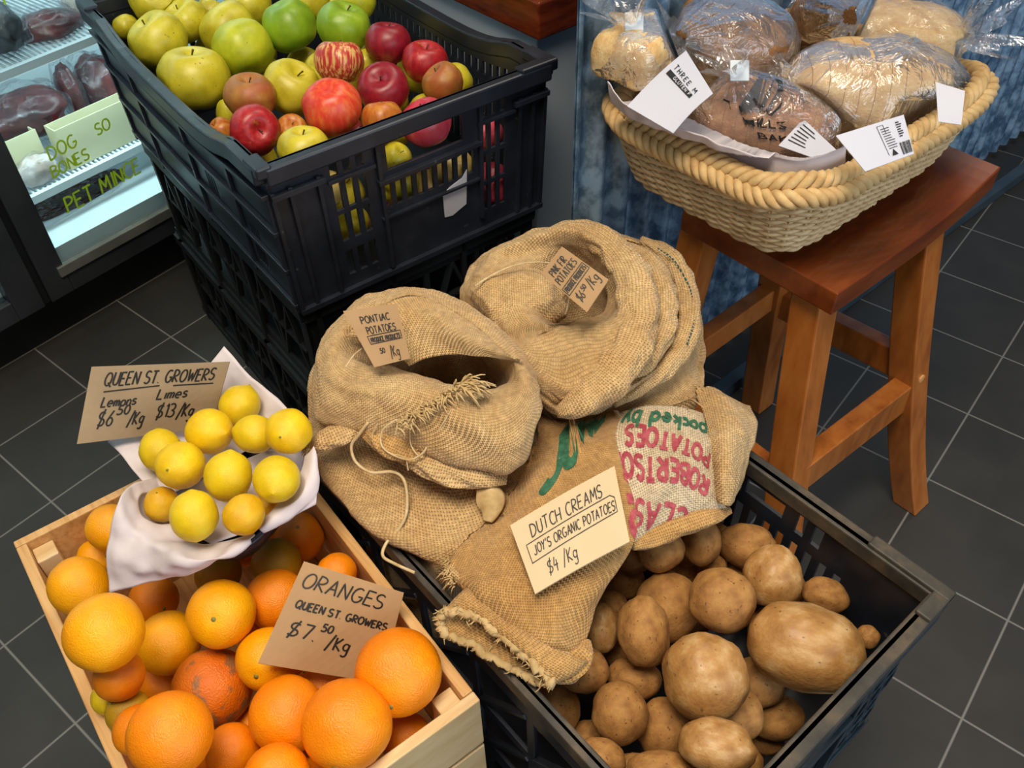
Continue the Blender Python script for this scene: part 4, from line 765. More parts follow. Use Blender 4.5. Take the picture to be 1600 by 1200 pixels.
# kind, group, [(x, y, z, radius, aspect, tilt, skin, label)]
FRUIT = [
 ('apple', 'apples heaped in the black crate', [
  (-0.9148, -1.6033, 0.6519, 0.0463, 1.00, 0, 'Y', 'yellow apple cut by the top edge of photo, far left of the heap'),
  (-0.8509, -1.5857, 0.6274, 0.0384, 1.00, 0, 'Y', 'greenish yellow apple second row back, left of centre'),
  (-0.9061, -1.6695, 0.6250, 0.0218, 1.00, 0, 'Y', "small yellow apple wedged in crate's far left rim"),
  (-0.8007, -1.6570, 0.6306, 0.0489, 1.02, 0, 'Y', 'big yellow apple against left rim, behind the largest one'),
  (-0.6758, -1.6606, 0.6111, 0.0551, 0.98, 0, 'Y', 'largest pale yellow apple, stem up, by the left rim'),
  (-0.8914, -1.5203, 0.6110, 0.0280, 1.04, 0, 'Y', 'sliver of yellow apple at the back of heap'),
  (-0.7847, -1.5403, 0.6191, 0.0490, 1.05, 0, 'Y', 'yellow apple behind the shiny lime-yellow one'),
  (-0.6930, -1.5626, 0.6217, 0.0500, 1.13, 0, 'L', 'shiny lime-yellow apple in the middle of yellow heap'),
  (-0.8436, -1.4700, 0.6246, 0.0408, 1.00, 0, 'Y', 'yellow apple at back, cut by top of photo, left of green apple'),
  (-0.7086, -1.4668, 0.6288, 0.0463, 1.00, 0, 'G', 'green apple on the left of the two green ones'),
  (-0.7544, -1.3960, 0.6355, 0.0357, 1.00, 0, 'Y', 'yellow apple at back cut by photo top, between green apples'),
  (-0.5897, -1.4296, 0.6525, 0.0433, 1.00, 0, 'G', 'green apple on the right, beside far red apples'),
  (-0.6955, -1.3366, 0.6350, 0.0344, 1.07, 0, 'L', 'pale green apple behind the right-hand green one'),
  (-0.5384, -1.5650, 0.6125, 0.0449, 0.98, 0, 'Y', 'yellow apple between striped red and russet red apples'),
  (-0.7120, -1.4504, 0.5504, 0.0326, 1.07, 0, 'Y', 'yellow apple peeping over behind the mid-heap yellow one'),
  (-0.5155, -1.6440, 0.6340, 0.0376, 1.16, 0, 'X', 'brownish russet red apple beside the largest yellow apple'),
  (-0.4411, -1.6801, 0.6250, 0.0352, 1.17, 0, 'R', 'red and yellow apple by left rim, lowest front left'),
  (-0.5251, -1.6967, 0.5950, 0.0209, 1.00, 0, 'M', 'orange-yellow apple low against the left rim'),
  (-0.3427, -1.6584, 0.6272, 0.0353, 1.13, 0, 'Y', 'yellow apple half hidden by front rim, left of the handle'),
  (-0.3703, -1.5911, 0.6565, 0.0409, 1.09, 0, 'O', 'bright orange-red apple in front centre of the heap'),
  (-0.4823, -1.5067, 0.6550, 0.0375, 1.05, 0, 'S', 'red and cream striped apple with a thick stem'),
  (-0.3924, -1.4906, 0.6405, 0.0380, 1.13, 0, 'D', 'dark crimson apple right of the bright orange-red one'),
  (-0.4989, -1.4070, 0.6487, 0.0361, 1.06, 0, 'D', 'dark red apple farthest back by the slotted side'),
  (-0.4270, -1.3893, 0.6362, 0.0351, 1.03, 0, 'R', 'red and yellow apple second from right, near slotted side'),
  (-0.3601, -1.4061, 0.6316, 0.0319, 1.23, 0, 'X', 'russet yellow apple rightmost in the heap'),
  (-0.3379, -1.5324, 0.6284, 0.0296, 1.03, 0, 'M', 'yellow-red apple left of the pink one above handle'),
  (-0.3212, -1.4690, 0.6055, 0.0379, 0.93, 0, 'P', 'pinkish red apple showing through the crate handle, right end'),
  (-0.3760, -1.5612, 0.5933, 0.0271, 1.07, 0, 'R', 'red apple half sunk behind front rim left of handle'),
  (-0.3129, -1.5328, 0.5767, 0.0232, 1.08, 0, 'Y', 'small yellow apple low behind the handle opening'),
  (-0.5378, -1.4304, 0.6116, 0.0206, 1.00, 0, 'Y', 'yellow apple deep between striped and crimson apples'),
  (-0.4738, -1.6094, 0.5850, 0.0240, 1.08, 0, 'M', 'orange-red apple sunk between red-yellow and bright red'),
  (-0.4128, -1.5762, 0.4910, 0.0339, 1.00, 0, 'Y', 'yellow apple behind the left front slots, upper'),
  (-0.3342, -1.5240, 0.5225, 0.0338, 1.06, 0, 'Y', 'yellow apple behind slots under the handle'),
  (-0.3135, -1.4351, 0.5204, 0.0346, 1.06, 0, 'C', 'cream and pink apple behind slots right of handle'),
  (-0.3098, -1.3641, 0.4645, 0.0353, 1.00, 0, 'P', 'pink apple behind the far right front slots'),
  (-0.3537, -1.6058, 0.4755, 0.0320, 1.06, 0, 'Y', 'yellow apple behind the left front slots, lower'),
  (-0.3547, -1.4546, 0.4657, 0.0349, 1.00, 0, 'C', 'pale apple behind slots under handle, right half'),
  (-.3400, -1.6650, .4650, .0310, 1.00, 0, 'Y', 'yellow apple low in left corner behind lowest front slots'),
  (-.3370, -1.6450, .5600, .0310, 1.00, 0, 'C', 'cream-yellow apple behind the upper left front slots'),
  (-.3400, -1.5300, .4520, .0310, 1.00, 0, 'P', 'pink apple low behind the plain part of front panel'),
  (-.3320, -1.3520, .5350, .0300, 1.00, 0, 'P', 'pink apple behind the middle slots at far right'),
 ]),
 ('lemon', 'lemons in the papered tray', [
  (-0.0750, -1.9286, 0.5195, 0.0246, 1.03, 0, 'lemong', 'topmost lemon at the back of the pile'),
  (-0.0528, -1.9759, 0.5289, 0.0271, 1.14, 0, 'lemon', "large lemon below the price card's right end"),
  (-0.0155, -1.9401, 0.5292, 0.0231, 0.83, 0, 'lemong', 'small upright lemon between topmost and rightmost lemons'),
  (0.0249, -1.9165, 0.5494, 0.0264, 0.97, 0, 'lemon', 'rightmost lemon touching the burlap sack side'),
  (-0.0732, -2.0269, 0.5193, 0.0239, 1.00, 0, 'lemong', 'greenish lemon at left of the pile, partly hidden'),
  (-0.0231, -2.0228, 0.5347, 0.0271, 1.05, 0, 'lemon', 'large lemon front left with tip facing viewer'),
  (0.0220, -1.9910, 0.5320, 0.0267, 0.86, 0, 'lemong', 'upright lemon in the centre of the pile'),
  (0.0631, -1.9564, 0.5364, 0.0259, 1.00, 0, 'lemong', 'lemon at right edge by folded paper'),
  (-0.0193, -2.0566, 0.5003, 0.0198, 1.00, 0, 'lemono', 'small deep yellow lemon at lower left behind paper'),
  (0.0436, -2.0417, 0.5300, 0.0259, 0.95, 0, 'lemong', 'largest lemon at the front of pile, above paper drape'),
  (0.0775, -2.0032, 0.5320, 0.0218, 1.19, 0, 'lemono', 'flat deep yellow lemon front right by tray rim'),
  (0.0490, -1.9703, 0.4900, 0.0138, 1.00, 0, 'lemono', 'deep yellow lemon barely showing between the front two and right one'),
 ]),
 ('orange', 'oranges in the pine box', [
  (-0.0249, -2.1649, 0.4488, 0.0307, 1.02, 0, 'gold', 'golden orange farthest left, by the left rim'),
  (0.1019, -2.1635, 0.5193, 0.0357, 0.95, 0, 'gold', 'big golden orange second along the left rim'),
  (0.0360, -2.1200, 0.3586, 0.0355, 0.92, 0, 'gold', 'golden orange between the big left one and blemished one'),
  (0.0887, -2.0640, 0.4240, 0.0357, 0.89, 0, 'gold', 'golden orange with stem scar facing up, above blemished'),
  (0.1146, -2.1076, 0.3540, 0.0426, 1.00, 0, 'scab', 'orange with brown blemishes and scabs'),
  (0.1477, -2.0500, 0.3923, 0.0330, 0.96, 0, 'gold', 'golden orange tucked under left edge of the price card'),
  (0.2164, -2.0657, 0.3960, 0.0383, 1.00, 0, 'orange', 'large orange in front of blemished one, left of centre front'),
  (0.2814, -2.0309, 0.4323, 0.0430, 0.97, 0, 'orange', 'largest front orange with green stem scar'),
  (0.2660, -1.9617, 0.4244, 0.0434, 0.94, 0, 'orange', 'big orange at the right by corner post'),
  (0.2089, -2.1608, 0.4816, 0.0372, 1.08, 0, 'orange', 'large orange at front left, cut by photo bottom'),
  (0.1968, -2.1239, 0.3679, 0.0270, 1.00, 0, 'orange', 'orange low between front left and front centre oranges'),
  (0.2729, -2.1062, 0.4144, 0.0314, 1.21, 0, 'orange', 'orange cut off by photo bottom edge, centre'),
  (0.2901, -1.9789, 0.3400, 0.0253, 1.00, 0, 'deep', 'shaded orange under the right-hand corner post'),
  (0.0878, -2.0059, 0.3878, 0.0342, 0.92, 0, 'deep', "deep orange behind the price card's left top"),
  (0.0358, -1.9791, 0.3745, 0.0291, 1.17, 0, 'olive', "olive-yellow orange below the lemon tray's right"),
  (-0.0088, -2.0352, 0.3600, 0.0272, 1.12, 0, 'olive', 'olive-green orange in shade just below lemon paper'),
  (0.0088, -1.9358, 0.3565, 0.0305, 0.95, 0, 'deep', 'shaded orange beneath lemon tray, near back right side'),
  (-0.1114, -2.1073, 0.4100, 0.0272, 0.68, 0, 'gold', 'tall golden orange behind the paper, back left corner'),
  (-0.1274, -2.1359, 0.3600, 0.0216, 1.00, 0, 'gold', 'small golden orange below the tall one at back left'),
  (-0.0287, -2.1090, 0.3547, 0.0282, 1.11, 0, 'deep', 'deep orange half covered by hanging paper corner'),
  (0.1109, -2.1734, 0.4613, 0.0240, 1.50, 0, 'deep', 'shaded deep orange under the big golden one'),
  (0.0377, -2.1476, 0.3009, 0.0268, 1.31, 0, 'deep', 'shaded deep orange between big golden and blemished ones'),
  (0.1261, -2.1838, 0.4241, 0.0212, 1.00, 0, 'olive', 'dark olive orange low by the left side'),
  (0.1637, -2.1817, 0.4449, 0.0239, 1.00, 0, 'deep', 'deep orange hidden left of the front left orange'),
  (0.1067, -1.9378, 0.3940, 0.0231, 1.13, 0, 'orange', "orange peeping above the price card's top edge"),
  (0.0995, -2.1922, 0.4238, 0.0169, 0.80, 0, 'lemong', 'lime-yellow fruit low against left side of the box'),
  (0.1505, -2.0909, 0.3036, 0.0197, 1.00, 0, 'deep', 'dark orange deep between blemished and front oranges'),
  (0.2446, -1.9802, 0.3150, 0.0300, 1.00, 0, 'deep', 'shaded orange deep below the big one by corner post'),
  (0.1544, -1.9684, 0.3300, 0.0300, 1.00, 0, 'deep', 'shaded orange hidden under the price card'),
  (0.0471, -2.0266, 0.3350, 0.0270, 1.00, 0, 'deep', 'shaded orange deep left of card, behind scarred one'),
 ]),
 ('potato', 'loose potatoes in the black crate', [
  (0.3346, -1.6522, 0.4153, 0.0268, 1.03, 0, 'pot', 'round potato at back left, touching the printed sack'),
  (0.3516, -1.6010, 0.4000, 0.0255, 0.79, 0, 'pot', 'upright potato at back beside slotted side, second from sack'),
  (0.3808, -1.5455, 0.3685, 0.0308, 1.28, 12, 'pot', 'oval potato at back against the slotted crate side'),
  (0.4334, -1.5742, 0.3948, 0.0335, 0.92, 0, 'potl', 'pale round potato right of centre, on top of oval one'),
  (0.4813, -1.5336, 0.3700, 0.0230, 1.41, 20, 'pot', 'potato low behind the biggest one at far right'),
  (0.4224, -1.6528, 0.4159, 0.0351, 1.02, 0, 'pot', 'round potato left of the biggest, centre of heap'),
  (0.3626, -1.5833, 0.3440, 0.0167, 1.20, 0, 'pot', 'small potato between back row and centre'),
  (0.3716, -1.6745, 0.3635, 0.0385, 0.95, 0, 'pot', 'large shaded potato left of centre, half covered'),
  (0.3887, -1.7355, 0.4010, 0.0326, 0.72, -8, 'pot', 'upright egg-shaped potato left of centre'),
  (0.3439, -1.7503, 0.3683, 0.0232, 0.68, 0, 'potl', "pale potato half hidden by sack's lower edge"),
  (0.4668, -1.7291, 0.4106, 0.0439, 0.96, 0, 'potl', 'second largest round potato in front centre'),
  (0.5100, -1.6200, 0.3987, 0.0538, 1.41, 14, 'potl', 'biggest oval pale potato leaning on front rim'),
  (0.4880, -1.6456, 0.3217, 0.0289, 1.05, 0, 'pot', 'potato under the biggest, at its lower left'),
  (0.3663, -1.8001, 0.3694, 0.0265, 1.11, 15, 'pot', 'potato touching the rolled sack end'),
  (0.4007, -1.7539, 0.3404, 0.0255, 1.31, 10, 'pot', 'flat shaded potato below the egg-shaped one'),
  (0.4242, -1.8039, 0.3675, 0.0305, 0.94, 0, 'pot', 'smooth potato at front left'),
  (0.4555, -1.7670, 0.3280, 0.0303, 0.88, 0, 'pot', 'potato behind the smooth front left one'),
  (0.5225, -1.7801, 0.4230, 0.0305, 1.48, 8, 'potl', 'large potato at bottom front, pale lower side'),
  (0.4461, -1.8514, 0.3706, 0.0213, 1.27, 15, 'pot', "potato at bottom left, near crate's left rim"),
  (0.4950, -1.8241, 0.3900, 0.0233, 1.86, 0, 'pot', 'potato cut off by bottom edge, centre'),
  (0.3652, -1.8380, 0.3277, 0.0288, 0.83, 0, 'pot', 'dark shaded potato just below the rolled sack end'),
  (0.4016, -1.8239, 0.2987, 0.0187, 1.08, 0, 'pot', 'small dark potato low at front left'),
  (0.5192, -1.6403, 0.2748, 0.0272, 1.24, -20, 'pot', 'dark brown potato deep by the front panel'),
  (0.5176, -1.6478, 0.2278, 0.0199, 1.25, 0, 'pot', 'small dark potato deepest by the front panel'),
  (0.2980, -1.6676, 0.3264, 0.0262, 1.12, 0, 'pot', 'dark potato under printed sack edge'),
  (0.3222, -1.7093, 0.3400, 0.0185, 1.08, 0, 'pot', 'shaded potato under sack beside egg-shaped one'),
  (0.5405, -1.5358, 0.3600, 0.0126, 1.00, 0, 'pot', 'potato peeping behind the biggest at far right corner'),
  (0.3374, -1.5920, 0.3158, 0.0212, 1.08, 0, 'pot', 'shaded potato deep between back row potatoes'),
  (0.3857, -1.5605, 0.3185, 0.0201, 1.00, 0, 'pot', 'shaded potato deep below the pale round one'),
  (0.3043, -1.6595, 0.3752, 0.0224, 1.00, 0, 'pot', 'potato tucked under the printed sack at back left'),
 ]),
 ('apple', 'apples in the lower layer', [
  (-0.4437, -1.5449, 0.5799, 0.0327, 1.00, 0, 'Y', 'yellow apple in the lower layer of the black crate'),
  (-0.6065, -1.3857, 0.5799, 0.0333, 1.00, 0, 'Y', 'yellow apple in the lower layer of the black crate'),
  (-0.6157, -1.4649, 0.5799, 0.0332, 1.00, 0, 'Y', 'yellow apple in the lower layer of the black crate'),
  (-0.5070, -1.3545, 0.5799, 0.0337, 1.00, 0, 'Y', 'yellow apple in the lower layer of the black crate'),
  (-0.5845, -1.6370, 0.5798, 0.0364, 1.00, 0, 'Y', 'yellow apple in the lower layer of the black crate'),
  (-0.7907, -1.3398, 0.5798, 0.0372, 1.00, 0, 'Y', 'yellow apple in the lower layer of the black crate'),
  (-0.4627, -1.4451, 0.5797, 0.0361, 1.00, 0, 'Y', 'yellow apple in the lower layer of the black crate'),
  (-0.4331, -1.3336, 0.5793, 0.0331, 1.00, 0, 'Y', 'yellow apple in the lower layer of the black crate'),
  (-0.5375, -1.4819, 0.5792, 0.0358, 1.00, 0, 'Y', 'yellow apple in the lower layer of the black crate'),
  (-0.4085, -1.6231, 0.5775, 0.0346, 1.00, 0, 'Y', 'yellow apple in the lower layer of the black crate'),
  (-0.6953, -1.3808, 0.5774, 0.0323, 1.00, 0, 'Y', 'yellow apple in the lower layer of the black crate'),
  (-0.7976, -1.4171, 0.5766, 0.0341, 1.00, 0, 'Y', 'yellow apple in the lower layer of the black crate'),
  (-0.6118, -1.5497, 0.5746, 0.0332, 1.00, 0, 'Y', 'yellow apple in the lower layer of the black crate'),
  (-0.7542, -1.6088, 0.5710, 0.0333, 1.00, 0, 'Y', 'yellow apple in the lower layer of the black crate'),
  (-0.3952, -1.4154, 0.5698, 0.0323, 1.00, 0, 'Y', 'yellow apple in the lower layer of the black crate'),
  (-0.8681, -1.6338, 0.5690, 0.0321, 1.00, 0, 'Y', 'yellow apple in the lower layer of the black crate'),
  (-0.6498, -1.3271, 0.5640, 0.0333, 1.00, 0, 'Y', 'yellow apple in the lower layer of the black crate'),
  (-0.4017, -1.4878, 0.5627, 0.0340, 1.00, 0, 'Y', 'yellow apple in the lower layer of the black crate'),
  (-0.8538, -1.5519, 0.5599, 0.0327, 1.00, 0, 'Y', 'yellow apple in the lower layer of the black crate'),
  (-0.4744, -1.6756, 0.5564, 0.0338, 1.00, 0, 'Y', 'yellow apple in the lower layer of the black crate'),
  (-0.8127, -1.4851, 0.5523, 0.0327, 1.00, 0, 'Y', 'yellow apple in the lower layer of the black crate'),
  (-0.7364, -1.5164, 0.5486, 0.0323, 1.00, 0, 'Y', 'yellow apple in the lower layer of the black crate'),
 ]),
 ('orange', 'oranges in the bottom layer', [
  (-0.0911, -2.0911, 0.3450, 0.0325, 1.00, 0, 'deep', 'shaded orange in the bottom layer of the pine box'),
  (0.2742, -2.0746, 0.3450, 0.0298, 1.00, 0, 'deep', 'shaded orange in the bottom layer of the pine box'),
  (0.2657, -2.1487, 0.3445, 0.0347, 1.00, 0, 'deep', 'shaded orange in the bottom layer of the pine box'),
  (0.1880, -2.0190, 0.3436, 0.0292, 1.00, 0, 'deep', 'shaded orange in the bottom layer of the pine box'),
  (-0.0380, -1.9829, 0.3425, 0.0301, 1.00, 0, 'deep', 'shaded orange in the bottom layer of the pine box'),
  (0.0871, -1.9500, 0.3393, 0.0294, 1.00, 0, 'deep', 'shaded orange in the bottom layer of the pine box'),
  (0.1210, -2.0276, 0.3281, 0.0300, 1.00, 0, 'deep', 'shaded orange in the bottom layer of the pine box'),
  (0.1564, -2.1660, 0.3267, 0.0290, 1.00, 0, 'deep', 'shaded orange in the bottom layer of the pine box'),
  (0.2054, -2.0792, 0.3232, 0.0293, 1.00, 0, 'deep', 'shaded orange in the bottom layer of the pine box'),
 ]),
 ('potato', 'potatoes low in the heap', [
  (0.5120, -1.7594, 0.3577, 0.0272, 1.00, 0, 'pot', 'potato in the shaded lower layer of the loose heap'),
  (0.4145, -1.6172, 0.3477, 0.0268, 1.00, 0, 'pot', 'potato in the shaded lower layer of the loose heap'),
  (0.4385, -1.6953, 0.3468, 0.0269, 1.00, 0, 'pot', 'potato in the shaded lower layer of the loose heap'),
  (0.4972, -1.7040, 0.3415, 0.0295, 1.00, 0, 'pot', 'potato in the shaded lower layer of the loose heap'),
  (0.5278, -1.8377, 0.3369, 0.0270, 1.00, 0, 'pot', 'potato in the shaded lower layer of the loose heap'),
  (0.4353, -1.5384, 0.3331, 0.0260, 1.00, 0, 'pot', 'potato in the shaded lower layer of the loose heap'),
  (0.5216, -1.5560, 0.3256, 0.0281, 1.00, 0, 'pot', 'potato in the shaded lower layer of the loose heap'),
  (0.4562, -1.5886, 0.3236, 0.0262, 1.00, 0, 'pot', 'potato in the shaded lower layer of the loose heap'),
  (0.4711, -1.8284, 0.3226, 0.0276, 1.00, 0, 'pot', 'potato in the shaded lower layer of the loose heap'),
  (0.3329, -1.5392, 0.3187, 0.0260, 1.00, 0, 'pot', 'potato in the shaded lower layer of the loose heap'),
  (0.3450, -1.7779, 0.3164, 0.0276, 1.00, 0, 'pot', 'potato in the shaded lower layer of the loose heap'),
  (0.3570, -1.7218, 0.3081, 0.0262, 1.00, 0, 'pot', 'potato in the shaded lower layer of the loose heap'),
  (0.5252, -1.7863, 0.3070, 0.0284, 1.00, 0, 'pot', 'potato in the shaded lower layer of the loose heap'),
  (0.3772, -1.6327, 0.3060, 0.0280, 1.00, 0, 'pot', 'potato in the shaded lower layer of the loose heap'),
  (0.4341, -1.6551, 0.2992, 0.0261, 1.00, 0, 'pot', 'potato in the shaded lower layer of the loose heap'),
  (0.4538, -1.7125, 0.2941, 0.0262, 1.00, 0, 'pot', 'potato in the shaded lower layer of the loose heap'),
  (0.4705, -1.5467, 0.2889, 0.0261, 1.00, 0, 'pot', 'potato in the shaded lower layer of the loose heap'),
  (0.5224, -1.7176, 0.2887, 0.0272, 1.00, 0, 'pot', 'potato in the shaded lower layer of the loose heap'),
 ]),
]
POLES = {('apple', 4): (-.1, .15, .95), ('apple', 19): (-.2, .2, -.9), ('apple', 20): (-.35, .35, .95), ('apple', 23): (.1, .1, .98), ('apple', 22): (-.1, .2, .95), ('apple', 16): (.75, -.1, .35), ('apple', 13): (.35, .3, .75), ('apple', 15): (.05, .1, .95), ('apple', 9): (.2, .2, -.9), ('apple', 11): (.1, .3, .9), ('apple', 7): (-.8, .1, .6),
 ('lemon', 5): (-.5, .55, -.62), ('lemon', 3): (-.5, .5, -.5), ('lemon', 6): (-.3, .45, .8), ('lemon', 9): (-.45, .35, .8), ('lemon', 1): (.75, .3, .3), ('orange', 3): (.4, -.25, .55), ('orange', 8): (.55, -.55, .15), ('orange', 7): (.6, -.7, -.05)}
for kind, grp, L in FRUIT:
    for i, (x, y, z, r, asp, ang, mt, lab) in enumerate(L):
        pole = ('low' not in grp and 'bottom' not in grp and POLES.get((kind, i))) or tuple(rng.normal(0, .5, 3) + np.array([0, 0, .7 if kind == 'apple' else .0]))
        make(kind, (x, y, z), r, asp, ang, mt, lab, grp, pole, i * 1.7 + len(kind))
# ------------------------------------------------------------------ sacks
def loft(ctrl, nu, nv, wr, ws, seed, fold=0., zfix=None):
    """closed rings of control points -> smooth surface with folds; returns vertex grid"""
    C = np.array(ctrl, float); G = np.stack([cr(C[i], nu, True) for i in range(len(C))]); G = cr(G, nv); Nn = normals(G, True)
    for i in range(nv):
        e = math.sin(math.pi * min(1, i / nv * 1.02)) ** .5
        for j in range(nu):
            p = G[i, j]; k = wr * (nz(p, ws, seed) + .6 * nz(p, ws * 2.2, seed + 3) + .35 * nz(p, ws * 5, seed + 6))
            if fold: k += fold * (1 - abs(nz((p[0], p[1], p[2] * 3), ws * .8, seed + 11)) * 2.2) * .5
            G[i, j] = p + Nn[i, j] * k * e
    return G
def loft_mesh(mb, G, cap=True):
    nv, nu = G.shape[:2]; per = np.linalg.norm(np.diff(G, axis=1), axis=2).sum(1).mean(); cv = np.concatenate([[0], np.cumsum(np.linalg.norm(np.diff(G, axis=0), axis=2).mean(1))])
    V = G.reshape(-1, 3); b = len(mb.v); mb.add(V, [])
    # duplicate the seam column for clean texture coordinates
    seam = [(G[i, 0]) for i in range(nv)]; mb.add(seam, [])
    Fc = []
    for i in range(nv - 1):
        for j in range(nu):
            a, c = b + i * nu + j, b + (i + 1) * nu + j; a2 = b + i * nu + j + 1 if j < nu - 1 else b + nv * nu + i; c2 = b + (i + 1) * nu + j + 1 if j < nu - 1 else b + nv * nu + i + 1; Fc.append((a, a2, c2, c))
    for f in Fc: mb.f.append(f)
    for i in range(nv):
        for j in range(nu): mb.uv[b + i * nu + j] = (per * j / nu, cv[i])
        mb.uv[b + nv * nu + i] = (per, cv[i])
    if cap: mb.f.append(tuple(b + (nv - 1) * nu + j for j in range(nu))); mb.f.append(tuple(b + j for j in range(nu))[::-1])
    return mb
def W(cx, cy, rx, ry, z, n=12): return [np.array((cx + rx * math.cos(math.radians(225 - 360 / n * k)), cy + ry * math.sin(math.radians(225 - 360 / n * k)), z)) for k in range(n)]
def R_(*p): return [at(*q_) for q_ in p]
# -- left sack
s1 = tag(empty('potato_sack', (.10, -1.79, .16)), 'open burlap sack at left with turned-down mouth, knotted twine and frayed seam', 'sack', 'burlap potato sacks')
rings = [W(.09, -1.785, .085, .08, .165), W(.09, -1.785, .115, .095, .22), W(.10, -1.785, .125, .10, .33),
 R_((487, 665, .45), (500, 570, .44), (560, 505, .41), (660, 478, .39), (760, 525, .41), (830, 595, .42), (845, 665, .44), (843, 745, .455), (790, 840, .452), (690, 890, .448), (568, 838, .447), (505, 755, .445)),
 R_((487, 655, .485), (500, 560, .48), (565, 495, .46), (660, 474, .45), (757, 520, .46), (826, 585, .465), (838, 655, .475), (830, 735, .478), (785, 800, .478), (680, 830, .476), (580, 790, .476), (508, 730, .475)),
 R_((497, 648, .512), (508, 555, .52), (573, 487, .50), (660, 472, .50), (756, 515, .50), (818, 578, .505), (824, 640, .505), (795, 690, .49), (738, 722, .482), (660, 708, .472), (605, 695, .474), (540, 680, .488)),
 R_((490, 640, .540), (499, 545, .545), (556, 478, .538), (655, 456, .54), (760, 500, .54), (832, 570, .538), (842, 635, .535), (830, 705, .532), (785, 742, .530), (695, 722, .53), (606, 682, .53), (532, 668, .535)),
 R_((494, 595, .572), (510, 518, .58), (574, 462, .582), (650, 449, .588), (742, 485, .588), (818, 556, .585), (840, 600, .582), (832, 655, .576), (778, 690, .57), (692, 675, .566), (603, 640, .566), (533, 630, .568)),
 R_((515, 565, .590), (536, 515, .595), (596, 473, .598), (655, 462, .603), (735, 503, .600), (800, 560, .598), (812, 600, .594), (785, 628, .590), (735, 632, .585), (665, 612, .582), (600, 597, .582), (547, 592, .585)),
 R_((560, 560, .57), (575, 525, .575), (618, 492, .578), (668, 487, .575), (728, 515, .578), (785, 566, .580), (795, 590, .57), (768, 606, .56), (726, 606, .555), (672, 590, .553), (625, 577, .553), (585, 570, .56)),
 W(.075, -1.735, .066, .052, .52), W(.085, -1.75, .075, .06, .45), W(.09, -1.76, .078, .06, .37)]
G1 = loft(rings, 150, 120, .0048, 20, 3., .004); MBs = MB(); loft_mesh(MBs, G1); MBs.build('sacking', MAT['burlap'], s1, True)
IF = Sheet([[(540, 525, .598), (600, 477, .602), (660, 465, .608), (735, 505, .604), (800, 562, .600)], [(575, 530, .594), (622, 497, .600), (672, 492, .607), (740, 526, .607), (810, 563, .603)],
 [(612, 545, .582), (642, 524, .590), (686, 522, .599), (747, 541, .605), (814, 563, .604)], [(640, 572, .562), (666, 560, .574), (706, 554, .584), (757, 557, .595), (818, 564, .601)]], 50, 70, .003, 26, 21)
mb = MB(); IF.mesh(mb, .0025); mb.build('inner_fold', MAT['burlap'], s1, True)
def fringe(name, path, n, l0, l1, dirv, parent, r=.0011, spread=.5):
    P = cr(np.array([at(*p) for p in path]), n); mb = MB(); dv = np.array(dirv, float)
    for i in range(n):
        d_ = dv + rng.normal(0, spread, 3) * np.linalg.norm(dv); d_ /= np.linalg.norm(d_); L = rng.uniform(l0, l1); p0 = P[i] + rng.normal(0, .0015, 3); pts = [p0]
        for k in range(4): pts.append(pts[-1] + d_ * L / 4 + rng.normal(0, L * .05, 3) + np.array([0, 0, -.0015 * k]))
        mb.tube(pts, [r, r, r * .9, r * .7, r * .4], 4)
    return mb.build(name, MAT['fibre'], parent, True)
# rolled seam lips below the mouth
def roll(name, path, rad, parent, m_, seed, n=60, flat=.6, k=20):
    P = cr(np.array([at(*p) for p in path]), n); R = cr(np.array(rad, float).reshape(-1, 1), n)[:, 0]; C = []
    for i in range(n):
        T = P[min(i + 1, n - 1)] - P[max(i - 1, 0)]; T /= np.linalg.norm(T); S = np.cross(T, [0, 0, 1.]); S /= np.linalg.norm(S); U = np.cross(S, T)
        C.append([P[i] + (S * math.cos(a) + U * math.sin(a) * flat) * R[i] * (1 + .35 * nz(P[i] + S * math.cos(a) * .02, 45, seed + a)) for a in np.linspace(0, 2 * math.pi, k, endpoint=False)])
    return loft_mesh(MB(), np.array(C)).build(name, m_, parent, True)
roll('seam_roll', [(612, 700, .512), (660, 718, .516), (705, 732, .515), (750, 742, .512), (792, 748, .508)], [.010, .018, .021, .018, .008], s1, MAT['burlap'], 2.)
roll('seam_corner', [(486, 694, .512), (510, 684, .524), (545, 668, .528), (578, 655, .525)], [.006, .015, .017, .010], s1, MAT['burlap'], 5.)
roll('twine_knot', [(752, 752, .50), (764, 772, .500), (768, 795, .494), (762, 815, .488)], [.008, .014, .012, .005], s1, MAT['fibre'], 8., k=14)
roll('gathered_neck', [(572, 668, .532), (605, 688, .528), (640, 705, .524), (668, 716, .518)], [.012, .017, .015, .010], s1, MAT['burlap_dark'], 11., k=24)
fringe('frayed_seam', [(618, 668, .572), (655, 645, .578), (690, 622, .59), (722, 604, .602)], 170, .010, .018, (.35, .1, .55), s1, .0012)
fringe('frayed_tuft', [(714, 604, .604), (728, 598, .606)], 60, .02, .032, (.75, .45, .35), s1, .0013, .28)
fringe('frayed_lip', [(655, 702, .528), (690, 710, .53), (725, 712, .53), (752, 716, .526)], 120, .008, .016, (.1, .2, .7), s1, .0012)
fringe('frayed_corner', [(484, 690, .512), (488, 702, .508), (505, 706, .506)], 60, .006, .013, (-.3, -.5, -.2), s1, .0009, .6)
def twine(path, r, parent, name='twine', n=80): return MB().tube(cr(np.array([at(*p) for p in path]), n), r, 6).build(name, MAT['twine'], parent, True)
twine([(575, 660, .55), (560, 680, .536), (549, 697, .522), (556, 722, .508), (580, 738, .502), (612, 737, .500), (630, 748, .496), (636, 775, .49), (634, 805, .484), (622, 828, .472), (604, 848, .463), (598, 868, .462), (615, 880, .458), (648, 895, .458)], .0018, s1)
